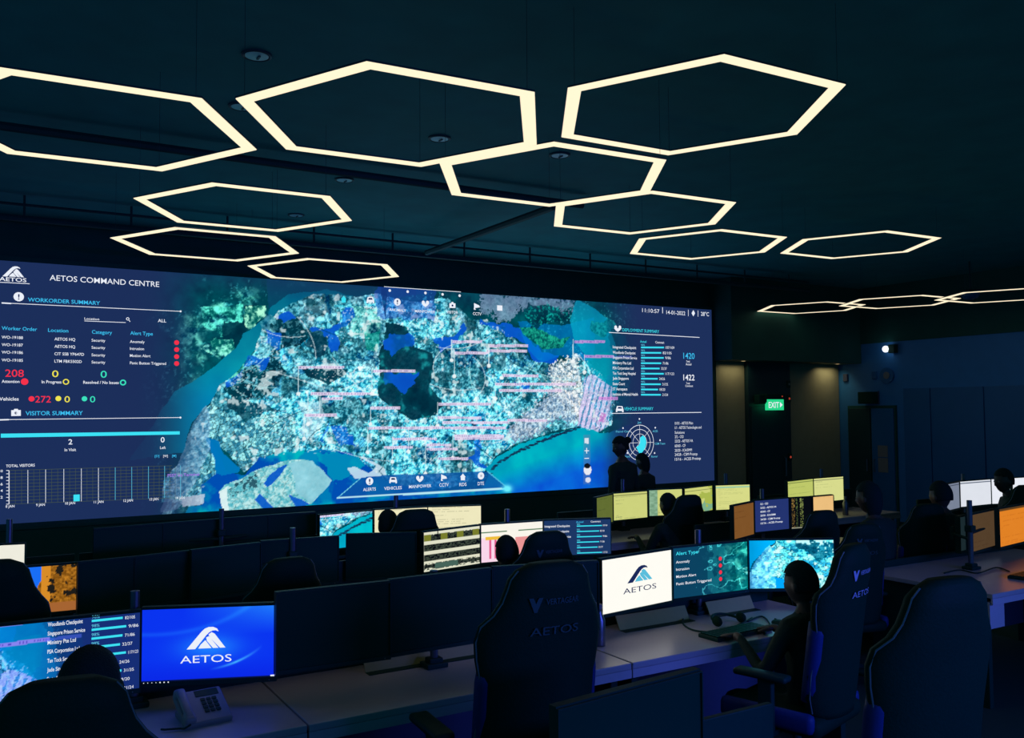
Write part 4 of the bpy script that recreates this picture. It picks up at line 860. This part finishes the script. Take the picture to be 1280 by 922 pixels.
monitor('n4', (894.3, 606.8, 936.8, 605.4), 1.16, 0.25, doc((215, 218, 135), (170, 178, 110), 17, .7, rows=20, top=(140, 200, 170)), 'pale yellow-green monitor at the right end of the row', nx=100, nz=62)
monitor('o1', (984, 602, 1016, 598.3), 1.15, 0.27, doc((190, 200, 105), (120, 140, 80), 18, .4, top=(120, 135, 70)), 'yellow-green monitor, left one of the pair before the brown panel', nx=90, nz=60)
monitor('o2', (1016.6, 598.3, 1053.8, 595.4), 1.15, 0.27, doc((215, 218, 140), (160, 168, 110), 19, .5, top=(120, 125, 90)), 'pale monitor, right one of the pair before the brown panel', nx=90, nz=60)

def stand(px, Y, z_top, mons, lab, desk_z=0.75):
    p = at_y(px, 640, Y); x = p[0]
    t = thing('monitor_stand', lab, 'monitor stand', (x, Y, desk_z), 0, 'monitor poles on the desks')
    b = NB(); box(b, (0, 0, 0.012), (0.11, 0.09, 0.024), bev=0.006); box(b, (0, 0, 0.03), (0.07, 0.06, 0.03), bev=0.006); obj('base_clamp', b, M['plast'], t)
    b = NB(); tube(b, [(0, 0, 0.02), (0, 0, z_top - desk_z)], 0.019, 12); obj('pole', b, M['steel'], t)
    b = NB(); box(b, (0, 0, 0.30), (0.06, 0.06, 0.05), bev=0.008); obj('collar', b, M['plast'], t)
    for k in mons:
        if k not in MON: continue
        mx, my, mz = MON[k]; b = NB(); tube(b, [(0, 0, mz - desk_z), ((mx - x) * .6, (my - Y) * .6 + 0.03, mz - desk_z), (mx - x, my - Y - 0.005, mz - desk_z)], 0.012, 8); obj('arm', b, M['plast'], t)
stand(170, 4.00, 1.22, ('a1', 'a2'), 'monitor pole between the left map monitor and the blue one')
stand(542, 3.86, 1.20, ('b1', 'b2', 'b3'), 'monitor pole whose base stands before the beige flap')
stand(872, 4.02, 1.24, ('c1', 'c2', 'c3'), 'monitor pole rising behind the alert list monitor')
stand(1212, 4.02, 1.26, ('e1', 'e2', 'e3'), 'blue lit monitor pole above the dim brown monitor')
stand(98, 5.62, 1.0, ('f0', 'f0b'), 'monitor pole under the photo wallpaper monitor')
stand(366, 5.62, 1.22, ('f0c', 'f1', 'f2', 'f3'), 'monitor pole behind the dark second row monitors')
stand(634, 5.62, 1.24, ('g1', 'g2', 'g3'), 'monitor pole behind the chart monitor')
stand(953, 5.74, 1.24, ('h1', 'h2', 'h3', 'h4'), 'monitor pole behind the navy list monitor')
stand(1205, 5.99, 1.22, ('w0', 'w1'), 'monitor pole behind the white monitor by the navy wall')
stand(1262, 5.99, 1.10, ('w2', 'w3'), 'monitor pole between the two rightmost white monitors')
stand(12, 6.90, 1.25, ('k0',), 'monitor pole above the small pale display, far left')
stand(277, 6.95, 1.23, ('l0', 'l1', 'l2', 'l3'), 'monitor pole between the dark third row monitors')
stand(495, 6.97, 1.25, ('m1', 'm2', 'm3'), 'monitor pole rising behind the seated head by the pale monitors')
stand(779, 7.16, 1.26, ('n0', 'n1', 'n2'), 'monitor pole above the pale monitor next to the olive one')
stand(908, 7.16, 1.26, ('n3', 'n4'), 'monitor pole above the rightmost pale yellow-green monitor')
stand(1028, 7.25, 1.24, ('o1', 'o2'), 'monitor pole above the pale pair before the brown panel')
stand(780, 2.12, 1.0, ('z0',), 'pole of the nearest dark monitor at the bottom edge')

# ------------------------------------------------------------------ chairs
def ring_loft(bm, rings, cap=True):
    R = [[bm.verts.new(p) for p in r] for r in rings]; n = len(R[0])
    for i in range(len(R) - 1):
        for t in range(n): bm.faces.new((R[i][t], R[i][(t + 1) % n], R[i + 1][(t + 1) % n], R[i + 1][t]))
    if cap: bm.faces.new(R[0][::-1]); bm.faces.new(R[-1])
PROF = [(.50, .17), (.53, .205), (.60, .225), (.70, .23), (.80, .22), (.88, .22), (.96, .235), (1.02, .24), (1.07, .228), (1.11, .198), (1.15, .172), (1.19, .158), (1.225, .148), (1.255, .125), (1.275, .08)]
def back_y(z): return -0.20 - (z - 0.5) * 0.13
def make_chair():
    t = thing('gaming_chair', '', 'chair')
    b = NB(); rings = []
    for z, w in PROF:
        yc = back_y(z); r = []
        for k in range(20):
            a = k * 2 * math.pi / 20; c, s = math.cos(a), math.sin(a)
            x = w * math.copysign(abs(c) ** .7, c); th = .052 if z < 1.24 else .035
            y = yc + th * math.copysign(abs(s) ** .8, s) + 0.075 * (abs(x) / .26) ** 2.2 * (1 if z < 1.1 else .6)
            r.append((x, y, z))
        rings.append(r)
    ring_loft(b, rings); bk = obj('backrest', b, M['leather'], t, True)
    for s in (-1, 1):
        b = NB(); pts = []
        for z, w in PROF[1:-1]: pts.append((s * (w - .004), back_y(z) - .012 + 0.075 * (w / .26) ** 2.2 * (1 if z < 1.1 else .6), z))
        tube(b, pts, .0035, 6); obj('piping', b, M['piping'], bk)
        b = NB(); rings = []
        for z in (.58, .64, .72, .80, .88, .94):
            w = .05 if .6 < z < .9 else .035; x0 = s * .192; yc = back_y(z) + .055
            rings.append([(x0 + w * .75 * math.cos(q * math.pi / 5), yc + .04 * math.sin(q * math.pi / 5), z) for q in range(10)])
        ring_loft(b, rings); obj('side_bolster', b, M['bluel'], bk, True)
    b = NB(); box(b, (0, .03, .47), (.50, .50, .09), bev=.035); obj('seat', b, M['leather'], t, True)
    for s in (-1, 1):
        b = NB(); box(b, (s * .245, .03, .495), (.06, .46, .09), bev=.025); obj('seat_bolster', b, M['bluel'], t, True)
        b = NB(); box(b, (s * .30, .02, .69), (.075, .26, .03), bev=.012); ar = obj('armrest', b, M['plast'], t, True)
        b = NB(); box(b, (s * .30, .0, .56), (.035, .07, .24), bev=.006); box(b, (s * .26, .0, .435), (.10, .07, .02)); obj('arm_post', b, M['plast'], ar)
    b = NB(); lathe(b, [(.03, .12), (.03, .30), (.02, .31), (.02, .42)], n=12); box(b, (0, 0, .42), (.18, .24, .03)); obj('gas_lift', b, M['plast'], t)
    for k in range(5):
        a = k * 2 * math.pi / 5 + .3; b = NB(); tube(b, [(0, 0, .11), (.18 * math.cos(a), .18 * math.sin(a), .10), (.32 * math.cos(a), .32 * math.sin(a), .075)], [.035, .025, .018], 8); lg = obj('leg', b, M['plast'], t, True)
        b = NB(); v = bmesh.ops.create_cone(b, cap_ends=True, segments=14, radius1=.03, radius2=.03, depth=.05)['verts']; T(Matrix.Translation((.32 * math.cos(a), .32 * math.sin(a), .031)) @ Matrix.Rotation(a, 4, 'Z') @ Matrix.Rotation(math.pi / 2, 4, 'X'), b, v); obj('caster', b, M['off'], lg)
    return t
CH0 = make_chair(); used = [False]
def chair(px, py_top, Y, rz, lab, sc_=1.0, logo=None, group='gaming chairs at the desks'):
    p = at_y(px, py_top, Y - 0.29)
    o = CH0 if not used[0] else copy_tree(CH0)
    first = not used[0]; used[0] = True
    k = p[2] / 1.275 * sc_
    o.location = (p[0] - 0.29 * math.sin(math.radians(rz)), Y, 0); o.scale = (k, k, k); o.rotation_euler = (0, 0, math.radians(rz)); o['label'] = lab; o['group'] = group
    if logo:
        pass
    return o, k
LOGOS = []
SPEC = [
 (80, 848, 2.84, -6, 'gaming chair behind the person before the left map monitor'),
 (682, 700, 3.08, -4, 'large gaming chair back before the rightmost dark front row monitor'),
 (1066, 680, 3.12, 16, 'gaming chair with faint pale lettering behind the person facing the blue map'),
 (1176, 720, 2.12, -8, 'broad dark chair back before the right hand desk'),
 (685, 664, 4.85, -4, 'gaming chair right of the seated head before the chart monitor'),
 (362, 697, 4.85, 4, 'empty gaming chair before the dark second row monitors'),
 (-14, 700, 4.74, 2, 'gaming chair at the left edge before the photo wallpaper monitor'),
 (520, 636.5, 6.15, -4, 'gaming chair beside the seated head before the pale yellow monitors'),
 (862, 618.5, 6.3, -4, 'gaming chair overlapping the green and yellow map monitor'),
 (1085, 655, 4.35, -16, 'gaming chair left of the one with a blue glint, before the dim brown monitor'),
 (1030, 638, 4.78, -6, 'gaming chair just below the peach coloured monitor'),
 (1165, 630, 4.75, -22, 'gaming chair with blue lit shoulder before the white monitors'),
 (1283, 606, 4.95, -10, 'gaming chair at the right edge above the orange monitor'),
]
CO = {}
for i, (px, py, Y, rz, lab) in enumerate(SPEC):
    CO[i] = chair(px, py, Y, rz, lab)
def chair_logo(i, key):
    o, k = CO[i]; v = {}
    P_ = Print(); 
    y1, y2 = 1.15, 1.055
    P_.poly(key, [(-.10, y1 + .02), (-.085, y1 + .02), (-.076, y1), (-.067, y1 + .02), (-.052, y1 + .02), (-.071, y1 - .028), (-.081, y1 - .028)], 0)
    P_.text(key, 'VERTAGEAR', -.04, y1 - .005, .125, .020, .02, 0)
    P_.text(key, 'AETOS', -.09, y2 - .01, .18, .028, .0, 0)
    for kk, (V, Fc) in P_.d.items():
        V2 = []
        for x, y, z in V:
            yb = back_y(z) - .052 * abs(1 - min(1, (abs(x) / .25) ** 2.9)) ** .42 + 0.075 * (abs(x) / .26) ** 2.2 - .006
            V2.append((x, yb, z))
        me = bpy.data.meshes.new('lettering'); me.from_pydata(V2, [], Fc); me.materials.append(M[kk]); l_ = meshobj('lettering', me, o); l_['kind'] = 'stuff'
chair_logo(1, 'shadedthread'); chair_logo(2, 'thread'); chair_logo(4, 'shadedthread'); chair_logo(9, 'shadedthread')

# ------------------------------------------------------------------ people
def skin_mesh(J, E, R, root=0, sub=1):
    me = bpy.data.meshes.new('sk'); me.from_pydata(J, E, []); o = bpy.data.objects.new('sk', me); C.objects.link(o)
    md = o.modifiers.new('s', 'SKIN'); md.use_smooth_shade = True
    for i, v in enumerate(me.skin_vertices[0].data): v.radius = (R[i], R[i]) if not isinstance(R[i], tuple) else R[i]; v.use_root = (i == root)
    if sub: o.modifiers.new('ss', 'SUBSURF').levels = sub
    dg = bpy.context.evaluated_depsgraph_get(); dg.update(); m2 = bpy.data.meshes.new_from_object(o.evaluated_get(dg)); bpy.data.objects.remove(o); bpy.data.meshes.remove(me); return m2
def head_bm(b, c, yaw, pitch, s=1.0):
    v = bmesh.ops.create_uvsphere(b, u_segments=28, v_segments=22, radius=1.0)['verts']
    for q in v:
        x, y, z = q.co
        X = .075 * x; Yy = .094 * y; Z = .118 * z
        if z < -.1: k = 1 - .34 * min(1, (-z - .1) / .9); X *= k; Yy = Yy * (1 - .12 * (-z)) + .012 * (-z)
        if y > .3: Yy -= .006 * math.exp(-((abs(x) - .38) / .16) ** 2 - ((z - .02) / .13) ** 2)            # sockets
        if y > .5: Yy += .026 * math.exp(-(x / .15) ** 2 - ((z + .20) / .13) ** 2) + .010 * math.exp(-(x / .12) ** 2 - ((z + .02) / .18) ** 2)   # nose
        if y > .4: Yy += .008 * math.exp(-(x / .3) ** 2 - ((z + .50) / .06) ** 2) - .006 * math.exp(-(x / .3) ** 2 - ((z + .555) / .03) ** 2) + .007 * math.exp(-(x / .3) ** 2 - ((z + .62) / .06) ** 2) + .01 * math.exp(-(x / .3) ** 2 - ((z + .88) / .12) ** 2)
        q.co = (X, Yy, Z)
    for sd in (-1, 1):
        vv = bmesh.ops.create_uvsphere(b, u_segments=10, v_segments=8, radius=1.0)['verts']
        T(Matrix.Translation((sd * .076, -.005, -.012)) @ Matrix.Rotation(sd * .3, 4, 'Z') @ Matrix.Diagonal((.012, .020, .034, 1)), b, vv); v += vv
    T(Matrix.Translation(c) @ Matrix.Rotation(yaw, 4, 'Z') @ Matrix.Rotation(pitch, 4, 'X') @ Matrix.Diagonal((s, s, s, 1)), b, v)
def hand_joints(wrist, d, side, curl):
    """palm and five finger chains: list of (joints, radii)"""
    w = Vector(wrist); d = Vector(d).normalized(); up = Vector((0, 0, 1)); lat = d.cross(up).normalized() * side; up2 = lat.cross(d).normalized() * side
    out = []
    base = w + d * .075
    for i, (off, L) in enumerate(((-.030, .070), (-.010, .080), (.010, .074), (.029, .058))):
        p0 = w + d * .045 + lat * off * .7; p1 = base + lat * off; ang = curl * .5; pts = [p0, p1]; dd = d.copy(); p = p1
        for seg in (.45, .32, .23):
            dd = (dd - up2 * math.tan(ang) * .6).normalized(); p = p + dd * L * seg; pts.append(p); ang = curl
        out.append((pts, [.010, .0095, .0088, .008, .0068]))
    th = -lat; p0 = w + d * .02 + th * .012; p1 = w + d * .045 + th * .038; p2 = p1 + (d * .7 + th * .5 - up2 * .3).normalized() * .032; p3 = p2 + (d * .9 + th * .2 - up2 * .3).normalized() * .026
    out.append(([p0, p1, p2, p3], [.013, .012, .010, .008])); return out
def person(name_lab, loc, rz, top, seated=True, yaw=0.0, pitch=-0.15, hair='short', arms='desk', headset=False, lean=0.0, scale=None, group=None):
    if seated:
        J = [(0, -.02, .56), (0, -.03, .70), (0, -.015 + lean * .4, .86), (0, lean * .7, 1.00), (0, .015 + lean * .9, 1.075), (0, .03 + lean, 1.14)]
        Rr = [.135, (.135, .105), (.15, .11), (.145, .10), .062, .054]; base_top = 1.36; hc = Vector((0, .055 + lean * 1.1, 1.235))
        hips = [((s * .095, .02, .545), .082, (s * .13, .43, .535), .062, (s * .13, .42, .11), .042, (s * .13, .40, .05), .04, (s * .135, .53, .035), .035) for s in (-1, 1)]
    else:
        J = [(0, 0, .93), (0, 0, 1.06), (0, .01, 1.19), (0, .0, 1.33), (0, .0, 1.42), (0, .015, 1.49)]
        Rr = [.15, (.15, .12), (.175, .13), (.165, .12), .068, .058]; base_top = 1.71; hc = Vector((0, .03, 1.585))
        hips = [((s * .09, 0, .88), .09, (s * .10, .015, .48), .062, (s * .105, -.02, .10), .042, (s * .105, -.03, .045), .04, (s * .12, .11, .032), .034) for s in (-1, 1)]
    E = [(i, i + 1) for i in range(5)]
    for h_ in hips:
        prev = 0
        for k in range(0, len(h_), 2): J.append(h_[k]); Rr.append(h_[k + 1]); E.append((prev, len(J) - 1)); prev = len(J) - 1
    sh = J[3]; wr_ = []
    for i, s in enumerate((-1, 1)):
        z0 = sh[2] + .02; y0 = sh[1]
        mode = arms[i] if isinstance(arms, tuple) else arms
        S1 = (s * .175, y0 - .01, z0)
        if mode == 'desk': El, Wr = (s * .235, y0 + .12, z0 - .27), (s * .17, y0 + .34, .90)
        elif mode == 'rest': El, Wr = (s * .26, y0 + .01, z0 - .30), (s * .24, y0 + .24, .74)
        elif mode == 'down': El, Wr = (s * .235, y0 - .02, z0 - .30), (s * .23, y0 + .05, z0 - .55)
        elif mode == 'up': El, Wr = (s * .22, y0 + .10, z0 - .22), (s * .10, y0 + .17, z0 + .05)
        else: El, Wr = (s * .23, y0 + .06, z0 - .27), (s * .04, y0 + .25, z0 - .22)
        prev = 3
        for q, r in ((S1, .064), (El, .044), (Wr, .028)): J.append(q); Rr.append(r); E.append((prev, len(J) - 1)); prev = len(J) - 1
        d = (Vector(Wr) - Vector(El)).normalized()
        if mode == 'desk': d = Vector((d.x * .3, 1, -.05)).normalized()
        J.append(tuple(Vector(Wr) + d * .055)); Rr.append((.036, .018)); E.append((prev, len(J) - 1)); wr_.append((Vector(Wr), d, s))
    m1 = skin_mesh(J, E, Rr)
    b = NB(); b.from_mesh(m1); bpy.data.meshes.remove(m1); head_bm(b, hc, yaw, pitch)
    me = bpy.data.meshes.new('tmp'); b.to_mesh(me); b.free(); o = bpy.data.objects.new('tmp', me); C.objects.link(o)
    md = o.modifiers.new('r', 'REMESH'); md.mode = 'VOXEL'; md.voxel_size = .0115; sm_ = o.modifiers.new('sm', 'SMOOTH'); sm_.iterations = 2; sm_.factor = .5
    dg = bpy.context.evaluated_depsgraph_get(); dg.update(); me2 = bpy.data.meshes.new_from_object(o.evaluated_get(dg)); bpy.data.objects.remove(o); bpy.data.meshes.remove(me)
    b = NB(); b.from_mesh(me2); bpy.data.meshes.remove(me2)
    for w_, d, s in wr_:
        for pts, rr in hand_joints(w_, d, s, .45 if arms != 'down' else .3):
            n0 = len(b.verts); tube(b, pts, rr, 8); b.verts.ensure_lookup_table(); ball(b, pts[-1], rr[-1], 8)
    for f in b.faces:
        c = f.calc_center_median(); f.smooth = True; f.material_index = 0
        if (c - hc).length < .135 and c.z > hc.z - .12: f.material_index = 1
        elif c.z > sh[2] + .085: f.material_index = 1
        else:
            for w_, d, s in wr_:
                if (c - w_).dot(d) > -.01 and (c - w_).length < .22: f.material_index = 1
    t = thing('person', name_lab, 'person', loc, rz, group)
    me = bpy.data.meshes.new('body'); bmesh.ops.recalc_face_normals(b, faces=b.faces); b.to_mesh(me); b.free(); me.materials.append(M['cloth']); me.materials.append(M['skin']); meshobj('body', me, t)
    HM = Matrix.Translation(hc) @ Matrix.Rotation(yaw, 4, 'Z') @ Matrix.Rotation(pitch, 4, 'X')
    b = NB(); v = bmesh.ops.create_uvsphere(b, u_segments=32, v_segments=24, radius=1.0)['verts']
    dele = []; hk = 1.2 if hair == 'full' else 1.0
    for q in v:
        x, y, z = q.co; wv = 1 + .012 * math.sin(x * 17 + z * 9) * math.cos(y * 13)
        keep = z > .30 or (y < .15 and z > -.45) or (hair == 'long' and y < .1 and z > -1.1)
        if y > .55 and z < .42: keep = False
        q.co = (x * .083 * wv * hk, y * .104 * wv * hk - .004, z * .127 * wv * (hk * .5 + .5) + .003)
        if z < -.1 and hair == 'long': q.co.z -= .05 * (-z)
        if not keep: dele.append(q)
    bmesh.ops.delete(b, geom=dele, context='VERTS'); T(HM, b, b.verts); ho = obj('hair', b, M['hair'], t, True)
    sd = ho.modifiers.new('thick', 'SOLIDIFY'); sd.thickness = .008
    if hair == 'bun': b = NB(); ball(b, (0, -.115, .05), .042, 12); T(HM, b, b.verts); obj('hair_bun', b, M['hair'], t, True)
    for s in (-1, 1):
        b = NB(); ball(b, (s * .030, .076, .003), .0115, 10); T(HM, b, b.verts); obj('eye', b, M['eye'], t, True)
    if headset:
        b = NB(); pts = [(.092 * math.cos(a), -.005, .135 * math.sin(a)) for a in [i * math.pi / 12 for i in range(13)]]; tube(b, pts, .007, 8); T(HM, b, b.verts); hs = obj('headset', b, M['plast'], t, True)
        for s in (-1, 1): b = NB(); ball(b, (s * .092, -.005, -.005), .034, 12, (.5, 1, 1)); T(HM, b, b.verts); obj('ear_cushion', b, M['leather'], hs, True)
    k = top / base_top if scale is None else scale; t.scale = (k, k, k)
    return t
def seat_person(lab, px, py_top, Y, rz=0, **kw):
    p = at_y(px, py_top, Y); r = math.radians(rz); k = p[2] / 1.36
    off = Vector((0, .055 + kw.get('lean', 0) * 1.1, 0)) * k; off = Matrix.Rotation(r, 3, 'Z') @ off
    return person(lab, (p[0] - off.x, Y - off.y, 0), r, p[2], True, **kw)
seat_person('person in dark clothes with headset seated before the left map monitor', 112, 813, 2.98, 2, yaw=-.35, headset=True, arms='desk', hair='full')
seat_person('seated dark-haired person looking at the close blue map monitor', 1000, 701, 3.12, 4, yaw=.15, arms='desk', lean=-.04)
seat_person('seated person whose round head covers the white chart monitor', 633, 669, 4.78, 2, yaw=-.1)
seat_person('seated person whose head covers the left pale yellow monitor', 485, 637, 6.05, 0)
seat_person('seated person before the pale yellow-green monitors', 835, 616, 6.18, 0, yaw=.1)
seat_person('seated person in profile facing left before the white far monitors', 1254, 585, 5.18, 48, yaw=.35, hair='short', arms='rest')
seat_person('seated person with back to us left of the grey turned monitor', 1175, 601, 4.62, -4, hair='short', arms='rest')
seat_person('dim seated person between the peach and grey monitors', 1085, 601, 4.62, 10, hair='long', arms='rest')
p = at_y(775, 545, 8.0); person('standing person in profile before the right data panel of the video wall', (p[0] + .03, 8.0, 0), math.radians(14), p[2], False, yaw=1.15, pitch=-.25, hair='bun', arms='down')
p = at_y(805, 566, 8.35); person('shorter standing person close to the radar chart of the video wall', (p[0], 8.35, 0), math.radians(20), p[2], False, yaw=.1, pitch=-.3, hair='long', arms='down')

# ------------------------------------------------------------------ desk items
t = thing('desk_phone', 'grey desk telephone below the blue logo monitor', 'telephone', (0.775, 3.69, 0.75), math.radians(5))
b = NB(); RX = Matrix.Rotation(math.radians(24), 3, 'X'); box(b, (0, 0, .045), (.185, .19, .028), RX, bev=.008); box(b, (0, .03, .012), (.16, .13, .024), bev=.006); obj('base', b, M['phone'], t)
b = NB()
for z0 in (0,): box(b, (-.068, 0.0, .072), (.036, .17, .022), RX, bev=.010); box(b, (-.068, .068, .088), (.046, .05, .034), RX, bev=.012); box(b, (-.068, -.066, .034), (.046, .05, .034), RX, bev=.012)
obj('handset', b, M['phone'], t, True)
b = NB(); box(b, (.03, .055, .085), (.09, .035, .004), RX); obj('display', b, M['off'], t)
for i in range(3):
    for j in range(4):
        b = NB(); yy = .018 - j * .020; box(b, (.006 + i * .022, yy, .0625 + yy * math.tan(math.radians(24))), (.016, .013, .006), RX); obj('key', b, M['off'], t)
b = NB(); tube(b, [(-.07, -.09, .02)] + [(-.07 - .02 * k - .006 * math.sin(k * 2), -.10 + .012 * k, .008) for k in range(1, 6)], .004, 6); obj('cord', b, M['plast'], t)
def keyboard(x, y, rz, lab):
    t = thing('keyboard', lab, 'keyboard', (x, y, .75), math.radians(rz), 'dark keyboards')
    b = NB(); box(b, (0, 0, .010), (.42, .14, .020), bev=.004); obj('case', b, M['plast'], t)
    b = NB()
    for r in range(5):
        for c in range(14): box(b, (-.19 + c * .0285, -.05 + r * .025, .023), (.024, .020, .007))
    k = obj('keys', b, M['off'], t); k['kind'] = 'stuff'
keyboard(3.50, 3.55, 3, 'dark keyboard on the desk under the close blue map monitor')
keyboard(6.45, 3.62, 5, 'dark keyboard on the right hand desk under the orange monitor')
keyboard(3.2, 5.2, 0, 'dark keyboard under the chart monitor'); keyboard(5.95, 5.3, 0, 'dark keyboard under the navy list monitor')
t = thing('mouse', 'small black mouse near the keyboard under the blue map monitor', 'mouse', (3.83, 3.55, .75)); b = NB(); ball(b, (0, 0, .014), .03, 14, (1, 1.7, .75)); obj('shell', b, M['plast'], t, True); b = NB(); box(b, (0, .025, .034), (.006, .014, .006)); obj('wheel', b, M['off'], t)
for (px, py, lab) in ((1150, 0, 'black headset lying on the front desk beside the keyboard'),):
    t = thing('headset', lab, 'headset', (3.62, 3.72, .75)); b = NB(); tube(b, [(.09 * math.cos(a), .10 * math.sin(a), .02 + .02 * math.sin(a)) for a in [i * math.pi / 10 for i in range(11)]], .008, 8); obj('headband', b, M['plast'], t, True)
    for s in (-1, 1): b = NB(); ball(b, (s * .09, 0, .03), .036, 12, (.55, 1, .8)); obj('ear_cushion', b, M['leather'], t, True)
def cable(pts, lab):
    b = NB(); P_ = [Vector(p) for p in pts]; out = []
    for i in range(len(P_) - 1):
        p0 = P_[max(0, i - 1)]; p1 = P_[i]; p2 = P_[i + 1]; p3 = P_[min(len(P_) - 1, i + 2)]
        for q in range(6):
            u = q / 6; out.append(.5 * ((2 * p1) + (-p0 + p2) * u + (2 * p0 - 5 * p1 + 4 * p2 - p3) * u * u + (-p0 + 3 * p1 - 3 * p2 + p3) * u ** 3))
    tube(b, out + [P_[-1]], .005, 6); o = obj('cable', b, M['plast'], None, True); tag(o, lab, 'cable', 'loose cables on the desks')
cable([tuple(at_z(x, y, .757)) for x, y in ((865, 760), (853, 776), (866, 787), (895, 789), (920, 782), (940, 772))], 'black cable looping round the pole base under the alert monitor')
cable([tuple(at_z(x, y, .757)) for x, y in ((935, 776), (952, 770), (962, 780), (955, 792))], 'short black cable beside the front desk headset')
cable([tuple(at_z(x, y, .757)) for x, y in ((1180, 716), (1200, 712), (1222, 716), (1245, 709), (1262, 714))], 'dark cable trailing over the right hand desk')
def bottle(px, py, Y, z, lab):
    p = at_y(px, py, Y); t = thing('bottle', lab, 'bottle', (p[0], Y, z)); b = NB(); lathe(b, [(.030, 0), (.032, .01), (.032, .13), (.014, .17), (.013, .19)], n=16); obj('body', b, M['steel'], t, True)
    b = NB(); lathe(b, [(.016, .185), (.016, .21)], n=12); obj('cap', b, M['phone'], t)
bottle(321, 715, 5.20, .75, 'pale bottle standing between the dark second row monitors'); bottle(748.5, 735, 3.75, .75, 'pale bottle just left of the white logo monitor')
bottle(1056, 600, 6.8, .75, 'dim bottle right of the pale pair of monitors')
